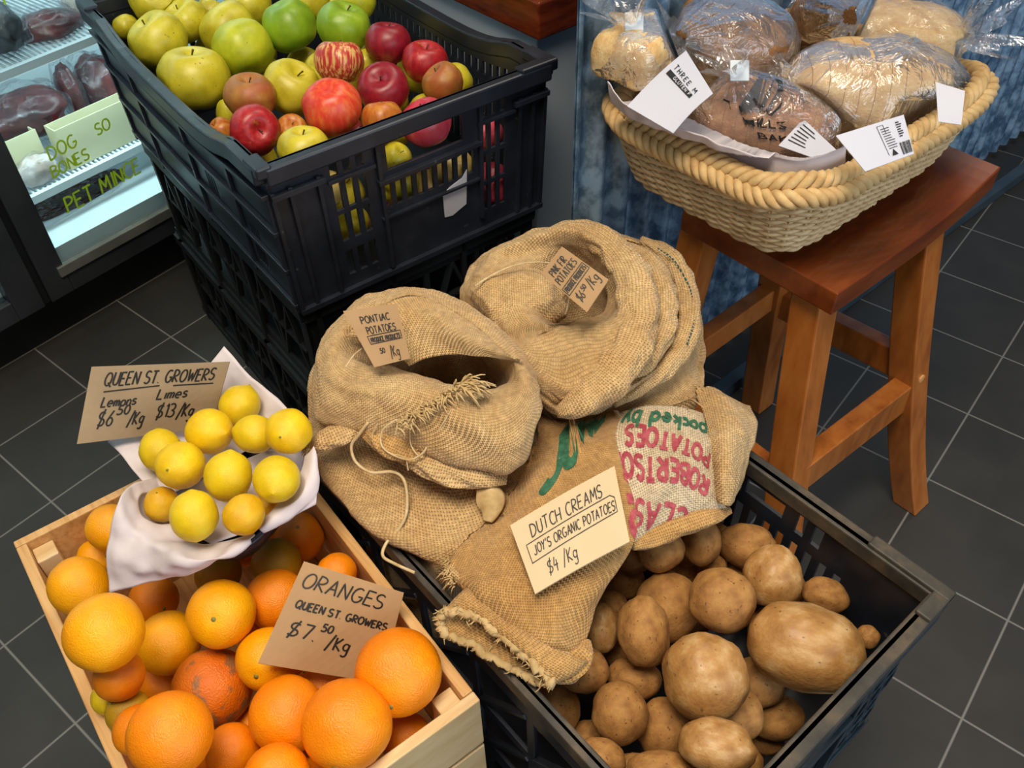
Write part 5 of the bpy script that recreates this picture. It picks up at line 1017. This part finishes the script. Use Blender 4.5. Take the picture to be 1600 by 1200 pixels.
twine([(620, 655, .565), (598, 672, .552), (596, 695, .54), (612, 710, .532), (640, 718, .532), (662, 706, .54), (672, 684, .55)], .0011, s1)
twine([(640, 668, .56), (642, 695, .54), (655, 712, .534), (668, 700, .54), (690, 665, .57), (705, 640, .585)], .0009, s1)
twine([(590, 662, .555), (582, 680, .54), (586, 698, .53), (610, 708, .53), (632, 716, .53), (638, 735, .515)], .0009, s1)
twine([(540, 574, .606), (552, 556, .604), (565, 545, .60)], .0009, s1)
# -- back sack
s2 = tag(empty('potato_sack', (.13, -1.58, .16)), 'open burlap sack at back with layered folded cuffs, by corrugated iron wall', 'sack', 'burlap potato sacks')
rings = [W(.12, -1.595, .085, .07, .165), W(.12, -1.595, .115, .085, .22), W(.13, -1.59, .13, .085, .33),
 R_((735, 500, .44), (726, 455, .44), (760, 412, .43), (842, 384, .42), (962, 388, .43), (1078, 478, .44), (1096, 590, .46), (1080, 640, .462), (985, 668, .46), (880, 672, .455), (802, 610, .45), (750, 545, .445)),
 R_((733, 492, .485), (725, 450, .485), (764, 406, .475), (848, 378, .47), (970, 384, .47), (1080, 468, .472), (1092, 570, .476), (1074, 618, .478), (978, 646, .478), (880, 660, .475), (808, 602, .48), (756, 542, .482)),
 R_((736, 488, .505), (729, 448, .505), (770, 402, .50), (850, 374, .50), (974, 382, .495), (1077, 462, .492), (1082, 555, .492), (1050, 600, .49), (965, 634, .488), (880, 652, .49), (812, 598, .50), (762, 542, .505)),
 R_((727, 484, .528), (723, 444, .532), (760, 395, .535), (850, 364, .53), (988, 370, .522), (1087, 462, .515), (1086, 540, .512), (1040, 590, .508), (960, 633, .506), (878, 652, .51), (814, 600, .518), (763, 540, .525)),
 R_((730, 478, .545), (727, 440, .55), (763, 393, .553), (852, 361, .556), (992, 374, .550), (1078, 462, .542), (1072, 530, .538), (1022, 582, .53), (950, 624, .526), (878, 646, .525), (816, 594, .533), (766, 536, .54)),
 R_((733, 472, .552), (730, 438, .558), (766, 392, .56), (854, 360, .565), (988, 382, .548), (1052, 462, .534), (1046, 525, .53), (1008, 572, .53), (946, 618, .53), (880, 640, .53), (818, 590, .538), (768, 532, .546)),
 R_((735, 468, .558), (732, 436, .565), (768, 391, .567), (858, 359, .575), (992, 392, .572), (1050, 462, .562), (1040, 520, .556), (1000, 562, .55), (942, 610, .544), (882, 632, .54), (822, 586, .544), (771, 529, .55)),
 R_((738, 462, .561), (735, 434, .568), (770, 390, .571), (866, 358, .588), (978, 398, .566), (1022, 462, .552), (1018, 515, .548), (986, 556, .55), (938, 600, .553), (884, 622, .55), (824, 580, .55), (773, 527, .552)),
 R_((742, 455, .564), (740, 430, .570), (774, 389, .576), (880, 355, .604), (974, 390, .598), (1014, 458, .59), (1006, 518, .582), (968, 560, .578), (926, 585, .57), (880, 600, .562), (828, 570, .556), (776, 525, .555)),
 R_((750, 446, .566), (752, 424, .572), (785, 388, .582), (890, 360, .616), (958, 400, .612), (984, 458, .604), (974, 502, .596), (936, 514, .588), (894, 512, .578), (860, 520, .568), (826, 536, .562), (782, 522, .558)),
 R_((775, 450, .575), (780, 425, .575), (808, 400, .578), (888, 378, .598), (942, 412, .592), (962, 458, .586), (955, 490, .578), (930, 502, .57), (902, 503, .562), (875, 512, .566), (838, 520, .568), (798, 510, .570)),
 R_((820, 450, .582), (822, 428, .58), (838, 412, .578), (890, 396, .575), (932, 424, .568), (948, 458, .56), (942, 486, .55), (925, 498, .54), (908, 499, .54), (890, 503, .555), (862, 505, .572), (835, 492, .58)),
 W(.075, -1.525, .05, .038, .515), W(.085, -1.54, .065, .045, .45), W(.09, -1.55, .07, .05, .37)]
G2 = loft(rings, 160, 150, .0045, 20, 13., .004); MBs = MB(); loft_mesh(MBs, G2); MBs.build('sacking', MAT['burlap'], s2, True)
roll('cuff', [(838, 384, .582), (865, 368, .592), (908, 362, .602), (955, 386, .602), (988, 430, .597), (997, 480, .590), (986, 540, .576), (952, 590, .562), (905, 628, .548), (868, 645, .536)], [.006, .013, .018, .021, .023, .024, .025, .024, .018, .006], s2, MAT['burlap'], 41., 110, .75, 26)
roll('cuff_fold', [(985, 384, .566), (1018, 412, .568), (1036, 458, .565), (1034, 515, .557), (1010, 562, .547), (980, 588, .538)], [.005, .012, .015, .016, .013, .006], s2, MAT['burlap'], 43., 80, .9, 24)
roll('cuff_fold', [(1002, 374, .552), (1048, 402, .548), (1072, 452, .543), (1076, 505, .538), (1060, 550, .528), (1018, 592, .518), (958, 632, .511)], [.005, .012, .014, .015, .014, .012, .005], s2, MAT['burlap'], 47., 90, .9, 24)
lump('x', at(812, 472, .556), (.060, .047, .036), math.radians(49), None, 5., .14, 40)[0].build('stuffed_fold', None, s2, True)
lf = [c for c in s2.children if c.name.startswith('stuffed_fold')][0]; lf.data.materials.append(MAT['burlap']); ul = lf.data.uv_layers.new(name='UVMap')
for lp_ in lf.data.loops: v_ = lf.data.vertices[lp_.vertex_index].co; ul.data[lp_.index].uv = (.65 * v_.x + .76 * v_.y, -.76 * v_.x + .65 * v_.y + .4 * v_.z)
twine([(735, 452, .580), (765, 432, .590), (800, 416, .597), (835, 410, .605), (868, 414, .622), (884, 432, .632), (889, 455, .632), (886, 480, .612), (883, 490, .60)], .0012, s2)
mb = MB(); P = cr(np.array([at(*p) for p in ((1028, 388, .562), (1054, 408, .560), (1076, 446, .556), (1084, 476, .552), (1083, 508, .548), (1074, 538, .541))]), 60)
for i in range(0, 59, 2): mb.tube([P[i], P[i + 1]], .0011, 5)
mb.build('stitching', MAT['stitch'], s2)
fringe('frayed_edge', [(905, 636, .545), (945, 612, .552), (990, 578, .556), (1030, 545, .56)], 50, .004, .009, (.3, -.2, .3), s2, .0005, .8)
# -- printed sack draped over the potatoes
s3 = tag(empty('potato_sack', (.30, -1.70, .45)), 'empty burlap sack with red and green printing draped over loose potatoes', 'sack', 'burlap potato sacks')
LF = Sheet([[(845, 640, .470), (882, 645, .482), (916, 645, .490), (946, 645, .496), (972, 645, .500)],
 [(836, 692, .478), (870, 692, .494), (906, 690, .503), (936, 686, .509), (962, 682, .513)], [(806, 762, .482), (850, 750, .500), (895, 740, .508), (936, 735, .512), (972, 730, .513)],
 [(762, 815, .478), (815, 810, .498), (875, 800, .506), (935, 790, .508), (990, 785, .505)], [(714, 862, .476), (780, 868, .495), (850, 865, .503), (920, 855, .502), (992, 842, .494)],
 [(700, 892, .472), (758, 918, .49), (828, 925, .498), (898, 915, .493), (966, 888, .478)], [(728, 925, .468), (775, 958, .485), (832, 968, .489), (886, 965, .484), (932, 938, .464)],
 [(762, 960, .462), (798, 988, .476), (842, 1002, .480), (884, 1005, .474), (918, 990, .456)], [(795, 985, .450), (820, 1008, .462), (852, 1018, .466), (882, 1022, .462), (908, 1022, .448)]], 90, 70, .0045, 24, 4)
mb = MB(); LF.mesh(mb, .003); mb.build('left_fold', MAT['burlap_dark'], s3, True)
RF = Sheet([[(972, 645, .500), (1010, 636, .500), (1050, 636, .496), (1088, 644, .490), (1115, 655, .482)], [(962, 682, .513), (1003, 672, .516), (1050, 668, .511), (1088, 674, .503), (1118, 688, .492)],
 [(972, 730, .513), (1010, 715, .514), (1052, 708, .511), (1090, 712, .505), (1120, 725, .492)], [(990, 785, .505), (1020, 768, .508), (1058, 750, .505), (1094, 750, .500), (1124, 762, .486)],
 [(992, 818, .494), (1020, 806, .490), (1058, 794, .488), (1094, 788, .484), (1130, 786, .474)], [(988, 850, .482), (1012, 836, .472), (1052, 820, .470), (1096, 806, .468), (1138, 796, .462)]], 80, 70, .004, 24, 9)
mb = MB(); RF.mesh(mb, .003); mb.build('right_fold', MAT['burlap_pale'], s3, True)
FL = Sheet([[(1085, 612, .475), (1108, 604, .480), (1134, 618, .480), (1158, 630, .475), (1172, 634, .468)], [(1100, 648, .492), (1120, 642, .500), (1146, 642, .500), (1166, 652, .490), (1182, 666, .470)],
 [(1110, 692, .498), (1128, 690, .508), (1146, 692, .507), (1160, 702, .494), (1168, 718, .472)], [(1116, 742, .492), (1128, 746, .506), (1141, 746, .502), (1153, 746, .486), (1160, 742, .466)], [(1120, 776, .476), (1129, 787, .486), (1138, 789, .480), (1147, 778, .470), (1156, 762, .458)]], 60, 40, .004, 30, 15)
mb = MB(); FL.mesh(mb, .003); mb.build('corner_flap', MAT['burlap'], s3, True)
def roll_tube(C, name, m_):
    return loft_mesh(MB(), np.array(C), cap=False).build(name, m_, s3, True, solid=.003)
# rolled open end hanging over the crate's left rim
C0 = np.array([[at(*p) for p in ring_] for ring_ in (
 [(735, 915, .478), (780, 950, .482), (840, 1000, .482), (905, 1030, .472), (912, 1028, .458), (850, 1020, .455), (790, 985, .456), (742, 945, .46)],
 [(716, 935, .480), (765, 962, .486), (822, 1012, .486), (880, 1050, .476), (890, 1052, .455), (830, 1044, .448), (768, 1010, .45), (712, 970, .458)],
 [(697, 955, .474), (745, 966, .480), (802, 1010, .480), (852, 1058, .474), (856, 1068, .458), (806, 1050, .452), (744, 1012, .452), (692, 985, .458)])])
Gt = cr(np.stack([cr(c, 90, True) for c in C0]), 26)
for i in range(26):
    for j in range(90): Gt[i, j] += np.array([0, 0, 1]) * .003 * nz(Gt[i, j], 40, 3.)
roll_tube(Gt, 'rolled_end', MAT['burlap_dark'])
RS = np.array([Gt[25, j] for j in range(90)])
mb = MB(); mb.tube([p + rng.normal(0, .0012, 3) for p in RS], [.0046 + .0006 * math.sin(j * 2.3) + .0005 * math.sin(j * .9) for j in range(90)], 7, True); mb.build('hem_roll', MAT['fibre'], s3, True)
mb = MB()
for j in range(0, 90):
    for k in range(3):
        p = RS[j] + rng.normal(0, .002, 3); d_ = rng.normal(0, 1, 3) + np.array([-.3, -.6, .0]); d_ /= np.linalg.norm(d_); mb.tube([p, p + d_ * .004, p + d_ * rng.uniform(.006, .009) + rng.normal(0, .001, 3)], [.0008, .0007, .0003], 4)
mb.build('frayed_hem', MAT['fibre'], s3, True)
roll('hem_edge', [(700, 885, .474), (745, 925, .476), (795, 975, .474), (835, 1008, .472), (868, 1020, .468), (908, 1026, .452)], [.005, .006, .006, .006, .006, .005], s3, MAT['burlap'], 31., 90, .8, 10)
roll('lower_fold', [(858, 1052, .452), (885, 1040, .456), (905, 1022, .455), (914, 1000, .452)], [.010, .016, .014, .006], s3, MAT['burlap_dark'], 37., 40, .6, 20)
roll('lower_hem', [(984, 850, .480), (1012, 838, .474), (1054, 823, .472), (1098, 808, .470), (1138, 795, .462)], [.008, .013, .014, .013, .006], s3, MAT['burlap_dark'], 61., 60, .6, 18)
fringe('frayed_edge', [(700, 870, .482), (700, 895, .476), (712, 915, .474)], 70, .005, .011, (-.4, -.5, .1), s3, .0008, .7)
# stencilled words, upside down for the viewer, following the cloth
def on_cloth(sheet, words_, m_, name, par):
    mb = MB()
    for t, u0, v0, du, dv, h, pen in words_:
        L = math.hypot(du, dv); ex = np.array([du, dv]) / L; ey = np.array([ex[1], -ex[0]])
        write(mb, t, 0, 0, h, lambda x, y: sheet(*(np.array([u0, v0]) + ex * x + ey * y), .0026), pen, 0, .22, 1., 0, 0)
    mb.build(name, m_, par)
on_cloth(RF, [('POTATOES', .88, .36, -1, -.27, .125, .032), ('ROBERTSON', .84, .58, -1, -.32, .135, .034), ('CLASS', .62, .84, -1, -.42, .22, .042)], MAT['red'], 'red_print', s3)
on_cloth(RF, [('packed by', .86, .12, -1, -.10, .135, .030)], MAT['green'], 'green_print', s3)
on_cloth(LF, [('JUNE', .30, .31, .55, -.32, .20, .05)], MAT['green'], 'green_print', s3)
on_cloth(LF, [('A', .98, .28, -.3, .95, .14, .035), ('O', .98, .40, -.3, .95, .1, .035)], MAT['red'], 'red_print', s3)
# ------------------------------------------------------------------ price cards
def card(label, TL, TR, BR, BL, m_, th=.003, bend=.0):
    f, W_, H_ = quad(TL, TR, BR, BL); o = cardmesh(f, th, bend).build('price_card', m_); tag(o, label, 'price card'); return o, f, W_, H_
o, f, W_, H_ = card('pale card with two ruled lines on draped sack, Dutch Creams at $4 a kilo', (797, 821, .526), (960, 728, .536), (984, 846, .524), (836, 928, .516), MAT['card2'], .0022, .003)
lines(o, f, W_, H_, [('DUTCH CREAMS', .14, .69, .17, .84)], .018, MAT['pen'], bend=.003)
lines(o, f, W_, H_, [("JOY'S ORGANIC POTATOES", .11, .45, .125, .93), ('$4 /Kg', .18, .13, .17, .48), [(.07, .36), (.07, .63), (.90, .66), (.94, .61), (.94, .42), (.07, .37)]], .016, MAT['pen'], bend=.003)
o, f, W_, H_ = card('brown cardboard price card standing among the oranges, $7.50 per kg', (475, 877, .478), (631, 926, .452), (596, 1068, .372), (403, 1036, .446), MAT['card'], .004)
lines(o, f, W_, H_, [('ORANGES', .06, .76, .15, .86, .2), ('QUEEN ST. GROWERS', .09, .56, .075, .93, .1), ('$7.', .12, .29, .14, .36), ('50', .38, .40, .075, .48), ('/Kg', .46, .25, .13, .66)], .017, MAT['marker'])
o, f, W_, H_ = card('grey cardboard price card behind the lemons, for lemons and limes', (143, 573, .586), (359, 565, .566), (330, 668, .491), (120, 694, .528), MAT['cardgrey'], .004)
lines(o, f, W_, H_, [('QUEEN ST. GROWERS', .11, .74, .17, .92, .18), ('Lemons', .12, .46, .13, .38, .2), ('Limes', .52, .51, .14, .75, .2), ('$6', .12, .20, .20, .23), ('50', .25, .34, .12, .34), ('/Kg', .34, .18, .17, .46, .2), ('$13', .54, .24, .19, .68), ('/Kg', .70, .22, .18, .83, .2), [(.12, .66), (.52, .70)], [(.62, .69), (.92, .69)]], .022, MAT['marker'])
o, f, W_, H_ = card('small brown price card in mouth of left sack, Pontiac potatoes', (536, 486, .645), (620, 474, .645), (641, 560, .598), (585, 574, .598), MAT['card'], .003)
lines(o, f, W_, H_, [('PONTIAC', .22, .74, .12, .80), ('POTATOES', .24, .55, .12, .86), ('PRODUCE PRODUCTS', .24, .405, .075, .90), ('.50', .30, .2, .08, .45), ('/Kg', .54, .10, .18, .78), [(.2, .38), (.2, .52), (.93, .53), (.93, .39), (.2, .38)]], .018, MAT['marker'])
o, f, W_, H_ = card('small brown price card tilted in mouth of back sack, pink fir potatoes', (878, 385, .672), (951, 437, .654), (917, 488, .632), (845, 427, .650), MAT['card'], .003)
f2 = lambda u, v, off=0.: f(1 - v, u, off)   # written along the card's long side, reading up to the right
lines(o, f2, H_, W_, [('PINK FIR', .16, .78, .13, .78), ('POTATOES', .10, .61, .13, .90), ('PRODUCE PRODUCTS', .08, .43, .09, .92), ('$6', .12, .16, .15, .32), ('.50', .34, .24, .08, .52), ('/Kg', .56, .14, .17, .92), [(.04, .39), (.04, .55), (.96, .55), (.96, .39), (.04, .39)]], .016, MAT['marker'])
# ------------------------------------------------------------------ lemon tray and its paper
lt = tag(empty('lemon_tray', (.0, -1.99, .43)), 'black plastic tray of lemons lined with white paper, resting on the oranges', 'tray')
TC = at(338, 752, .485)[:2]; m = MB(); Rg = []
for t, hx, z in ((0, .052, .428), (.3, .066, .431), (.7, .072, .446), (1, .075, .460)):
    a = np.linspace(0, 2 * math.pi, 64, endpoint=False); c, s_ = np.cos(a), np.sin(a); pw = 3.5
    x = hx * np.sign(c) * abs(c) ** (2 / pw); y = hx * .86 * np.sign(s_) * abs(s_) ** (2 / pw); Rg.append(np.stack([TC[0] + x * .92 - y * .38, TC[1] + x * .38 + y * .92, np.full(64, z)], 1))
m.add(np.concatenate(Rg), grid_faces(4, 64, True) + [tuple(range(64))[::-1]]); m.build('tray_body', MAT['black'], lt, True, solid=.0025)
MB().tube([p for p in Rg[-1]], .0042, 6, True).build('rim', MAT['black'], lt, True)
pp = tag(empty('tray_paper', (.0, -1.99, .47)), 'white paper lining the lemon tray, corners sticking out and hanging down', 'paper')
BK = Sheet([[(168, 690, .500), (240, 652, .508), (300, 600, .522), (350, 541, .545)], [(190, 712, .500), (255, 690, .490), (320, 630, .495), (392, 588, .528)], [(225, 752, .497), (285, 715, .482), (352, 660, .478), (440, 628, .515)], [(262, 775, .480), (320, 745, .472), (392, 700, .475), (478, 680, .515)]], 30, 40, .006, 26, 2)
m = MB(); BK.mesh(m, .001); m.build('back_sheet', MAT['paper'], pp, True)
FS = Sheet([[(245, 745, .490), (262, 800, .482), (300, 845, .484), (345, 848, .490), (395, 830, .492)], [(205, 758, .520), (232, 802, .500), (285, 850, .494), (345, 856, .498), (398, 836, .498)], [(186, 782, .535), (212, 830, .515), (275, 868, .508), (340, 872, .507), (392, 845, .505)], [(168, 848, .508), (200, 875, .498), (262, 892, .490), (325, 884, .490), (385, 848, .500)], [(170, 927, .468), (205, 918, .468), (258, 906, .470), (310, 893, .475), (375, 856, .492)]], 60, 60, .008, 24, 6)
m = MB(); FS.mesh(m, .001); m.build('front_drape', MAT['paper'], pp, True)
RS2 = Sheet([[(478, 692, .535), (472, 735, .518), (440, 785, .505), (400, 822, .503)], [(492, 700, .538), (484, 748, .522), (450, 790, .510), (406, 828, .508)], [(496, 742, .520), (492, 765, .512), (462, 800, .502), (412, 832, .502)], [(494, 788, .500), (478, 796, .498), (450, 810, .496), (415, 826, .498)]], 30, 34, .004, 22, 9)
m = MB(); RS2.mesh(m, .001); m.build('side_flap', MAT['paper'], pp, True)
MB().add([tuple(p) for p in Sheet([[(262, 775, .470), (330, 740, .470), (478, 680, .475)], [(300, 830, .470), (370, 790, .468), (470, 735, .472)], [(330, 850, .475), (395, 825, .472), (440, 785, .475)]], 12, 12).G.reshape(-1, 3)], grid_faces(12, 12)).build('bottom_sheet', MAT['paper'], pp, True, solid=.001)
# ------------------------------------------------------------------ settle contacts: nothing may sink into its neighbour
def kids(o):
    out = [o] if o.type == 'MESH' else []
    for c in o.children: out += kids(c)
    return out
def tree(objs):
    V, Fc = [], []
    for o in objs:
        M_ = world(o); b = len(V); V += [M_ @ v.co for v in o.data.vertices]; Fc += [tuple(b + i for i in p.vertices) for p in o.data.polygons]
    return BVHTree.FromPolygons(V, Fc), [min(v[k] for v in V) - .004 for k in range(3)], [max(v[k] for v in V) + .004 for k in range(3)]
def reshape(o, fn):
    M_ = world(o); I = M_.inverted()
    for v in o.data.vertices:
        p = M_ @ v.co; q_ = fn(p)
        if q_ is not None: v.co = I @ q_
    o.data.update()
def clear(objs, trees, gap=.0012, deep=.08, it=2):
    for o in objs:
        def fn(p):
            hit = False
            for _ in range(it):
                for t, lo, hi in trees:
                    if all(lo[k] < p[k] < hi[k] for k in range(3)):
                        l, n_, i, d_ = t.find_nearest(p)
                        if l is not None and d_ < deep and (p - l).dot(n_) < gap: p = l + n_ * gap; hit = True
            return p if hit else None
        reshape(o, fn)
def things(cat): return [o for o in bpy.data.objects if o.get('category') == cat]
def inside_box(B, e1, e2, x0, x1, y0, y1, z0, ztop=9):
    B, e1, e2 = Vector(B), Vector(e1), Vector(e2)
    def fn(p):
        if p.z > ztop: return None
        d_ = p - B; x, y = d_.dot(e1), d_.dot(e2); X, Y, Z = min(max(x, x0), x1), min(max(y, y0), y1), max(p.z, z0)
        return p + e1 * (X - x) + e2 * (Y - y) + Vector((0, 0, Z - p.z))
    return fn
def part(A, B, gap=.0016, w0=None, soft=None):
    """find the flat contact between two soft things and press each back to its own side of it"""
    pa = np.array([world(o) @ v.co for o in A for v in o.data.vertices]); pb = np.array([world(o) @ v.co for o in B for v in o.data.vertices])
    if (pa.min(0) > pb.max(0)).any() or (pb.min(0) > pa.max(0)).any(): return
    m_ = (pa.mean(0) + pb.mean(0)) / 2; n_ = pb.mean(0) - pa.mean(0) if w0 is None else np.array(w0, float); n_ /= np.linalg.norm(n_); best = None
    for step in range(160):
        da, db = (pa - m_) @ n_, (pb - m_) @ n_; q_ = np.linspace(min(db.min(), -.12), max(da.max(), .12), 41)
        cost = [np.clip(da - t, 0, None).sum() / len(pa) + np.clip(t - db, 0, None).sum() / len(pb) for t in q_]; t = q_[int(np.argmin(cost))]
        if best is None or min(cost) < best[0]: best = (min(cost), n_.copy(), t)
        va, vb = pa[da > t] - m_, pb[db < t] - m_
        g_ = (va.sum(0) / len(pa) if len(va) else 0) - (vb.sum(0) / len(pb) if len(vb) else 0); n_ = n_ - 1.5 * np.asarray(g_) / (np.linalg.norm(g_) + 1e-9) * .03 * (1 - step / 160); n_ /= np.linalg.norm(n_)
    _, n_, t = best; nv, mv = Vector(n_.tolist()), Vector(m_.tolist())
    for objs, sg in ((A, 1), (B, -1)):
        for o in objs:
            k = gap + (.003 if o.name.startswith('loaf') or o.name.startswith('meat') else 0)
            def fn(p):
                d_ = ((p - mv).dot(nv) - t) * sg
                return p - nv * (sg * (d_ + k)) if d_ > -k else None
            reshape(o, fn)
# fruit against each other, then against their crate
for cat, box in (('apple', inside_box(AB, A1, A2, -AL + .017, -.0155, .0155, AW - .0155, .424, .668)), ('orange', inside_box(WB, W1, W2, .0130, WL - .0140, .0140, WW - .0140, W0 + .0095, .412)),
                 ('potato', inside_box(PB, (1, 0, 0), (0, 1, 0), -PL + .014, -.0125, .0125, PW - .0125, .157, .449)), ('lemon', None)):
    fs = things(cat)
    for _ in range(2):
        for a in fs:
            near = [b for b in fs if b is not a and (Vector(a.location) - Vector(b.location)).length < max(a.scale) * 1.2 + max(b.scale) * 1.2]
            if near: clear([a], [tree([b]) for b in near], .0009, .02)
    if box:
        for a in fs: reshape(a, box)
for o in things('orange'):
    P = [WB[k] + W1[k] * 0 for k in range(3)]
    posts = [c for c in wb.children if c.name.startswith('corner_post')]
    clear([o], [tree([c]) for c in posts], .0006, .03)
# sacks: below the rim they stay inside the crate, and they press against each other, the stool and the wall
inpc = inside_box(PB, (1, 0, 0), (0, 1, 0), -PL + .016, -.016, .016, PW - .016, .160, .459)
def off_wall(p): return Vector((max(p.x, -.080), p.y, p.z)) if p.y > -1.41 else None
def thin(o): return o.name.split('.')[0] == 'twine' or o.name.startswith('frayed')
def lie(p):
    return Vector((p.x, p.y, .4565)) if p.z < .4565 and not (PB[1] + .014 < p.y < PB[1] + PW - .014) else None
for s_ in (s1, s2):
    for o in kids(s_): reshape(o, lie if thin(o) else inpc); reshape(o, off_wall)
front = tree([o for o in kids(s1) if o.name.startswith('sacking')])
part(kids(s1), kids(s2), .0015)
for o in kids(s2): reshape(o, lambda p: Vector((p.x, -1.338, p.z)) if p.y > -1.338 else None)
for o in kids(s1) + kids(s2): reshape(o, lie if thin(o) else inpc)
both = [tree([o]) for s_ in (s1, s2) for o in kids(s_) if not thin(o) and not o.name.startswith('stitching')]
for _ in range(2): clear(kids(s3), both, .0045, .05, 3)
def over_rim(p):
    out = not (PB[0] - PL + .012 < p.x < PB[0] - .012 and PB[1] + .012 < p.y < PB[1] + PW - .012)
    return Vector((p.x, p.y, .4525)) if out and p.z < .4525 else None
for o in kids(s3): reshape(o, over_rim)
# fridge shelves carry their bags
FTv, FNv, FOv = Vector(FT), Vector(FN), Vector(FO)
ms = things('meat') + things('bones') + things('mince')
def on_shelf(lo, hi, dmin=.090):
    def fn(p):
        d_ = -(p - FOv).dot(FNv); s_ = (p - FOv).dot(FTv); D_ = min(max(d_, dmin), .49)
        return p - FNv * (D_ - d_) + Vector((0, 0, min(max(p.z, lo), hi) - p.z))
    return fn
boxes_ = things('carton')
for i, o in enumerate(ms):
    zc = world(o).translation.z; lo, hi = (.531, .9) if o.name in ('meat_bag.003', 'meat_bag.004', 'meat_bag.005') else ((.2015, .268) if o.get('category') == 'mince' else (.2895, .509))
    dm = .178 if o.name in ('meat_bag', 'meat_bag.001', 'meat_bag.002') else .090
    for c in kids(o): reshape(c, on_shelf(lo, hi, dm))
    for b in ms[:i]: part(kids(o), kids(b), .001)
    if dm < .1: clear(kids(o), [tree([c]) for b in boxes_ for c in kids(b)], .0012, .03)
    for c in kids(o): reshape(c, on_shelf(lo, hi, dm))
# bread: inside the basket below its rim, clear of wall and of the other loaves
def in_basket(g_, top=.118):
    def fn(p):
        x, y = p.x - BC[0], p.y - BC[1]; t = min(1, max(0, (p.z - SEATZ - .004) / .084)); hx, hy = .132 + .026 * t ** .8, .182 + .032 * t ** .8
        if p.z > SEATZ + .080: hx, hy = .151 - .0122, .206 - .0122
        hx -= g_; hy -= g_; q_ = (abs(x / hx) ** 6.5 + abs(y / hy) ** 6.5) ** (1 / 6.5); z = max(p.z, SEATZ + .008)
        if p.z < SEATZ + top + .012 * (abs(math.sin(2 * math.atan2(y * hx, x * hy)))) ** 2.2 and q_ > 1: x, y = x / q_, y / q_
        return Vector((max(BC[0] + x, -.080), BC[1] + y, z))
    return fn
loaves = [b3, b1, b4, b2, b5, b6]
def piece(o, nm): return [c for c in o.children if c.name.startswith(nm)]
soft = {o.name: piece(o, 'loaf') + piece(o, 'plastic_bag') for o in loaves}
for rnd in range(3):
    for o in loaves:
        for c in soft[o.name]: reshape(c, in_basket(.016 if c.name.startswith('loaf') else .0125, .140))
    for i, o in enumerate(loaves):
        for b in loaves[:i]: part(soft[o.name], soft[b.name])
for o in loaves:
    for c in soft[o.name]: reshape(c, in_basket(.0135 if c.name.startswith('loaf') else .0095, .130))
for i, o in enumerate(loaves):
    for b in loaves[:i]: part(soft[o.name], soft[b.name], .0012)
def shift_in(l_):
    f_ = in_basket(.0150, .136); M_ = world(l_); dmax = Vector((0, 0, 0))
    for v in l_.data.vertices:
        d_ = f_(M_ @ v.co) - M_ @ v.co
        for k in range(3): dmax[k] = d_[k] if abs(d_[k]) > abs(dmax[k]) else dmax[k]
    for c in kids(l_): reshape(c, lambda p: p + dmax)
for l_ in piece(b3, 'paper_label'): shift_in(l_)
lin = [o for o in things('paper') if o.name.startswith('liner')][0]
def lining(p):
    x, y = p.x - BC[0], p.y - BC[1]; q_ = (abs(x / (.1388 - .006)) ** 6.5 + abs(y / (.1938 - .006)) ** 6.5) ** (1 / 6.5)
    return Vector((BC[0] + x / q_, BC[1] + y / q_, p.z)) if p.z < SEATZ + .128 else None
reshape(lin, lining); reshape(lin, in_basket(.0040, .124))
# tray paper lies over the tray and under the lemons
lem = [tree([l]) for l in things('lemon')]
def under(p):
    hit = False
    for l in things('lemon'):
        c, r = Vector(l.location), max(l.scale) * 1.10; d2 = (p.x - c.x) ** 2 + (p.y - c.y) ** 2
        if d2 < (r + .0015) ** 2:
            zb = c.z - math.sqrt(max(0, r * r - d2)) - .0016
            if p.z > zb and (p - c).length < r * 1.9: p = Vector((p.x, p.y, zb)); hit = True
    return p if hit else None
def around(p):
    hit = False
    for l in things('lemon'):
        c, R = Vector(l.location), max(l.scale) * 1.13 + .0015
        if (p - c).length < R: p = c + (p - c).normalized() * R; hit = True
    return p if hit else None
for o in kids(pp):
    if o.name.startswith('back') or o.name.startswith('bottom'): reshape(o, under)
    else: clear([o], lem, .0016, .03, 3); reshape(o, around)
    reshape(o, lambda p: Vector((p.x, p.y, .4668)) if p.z < .4668 and (p.x - TC[0]) ** 2 + (p.y - TC[1]) ** 2 < .098 ** 2 else None)
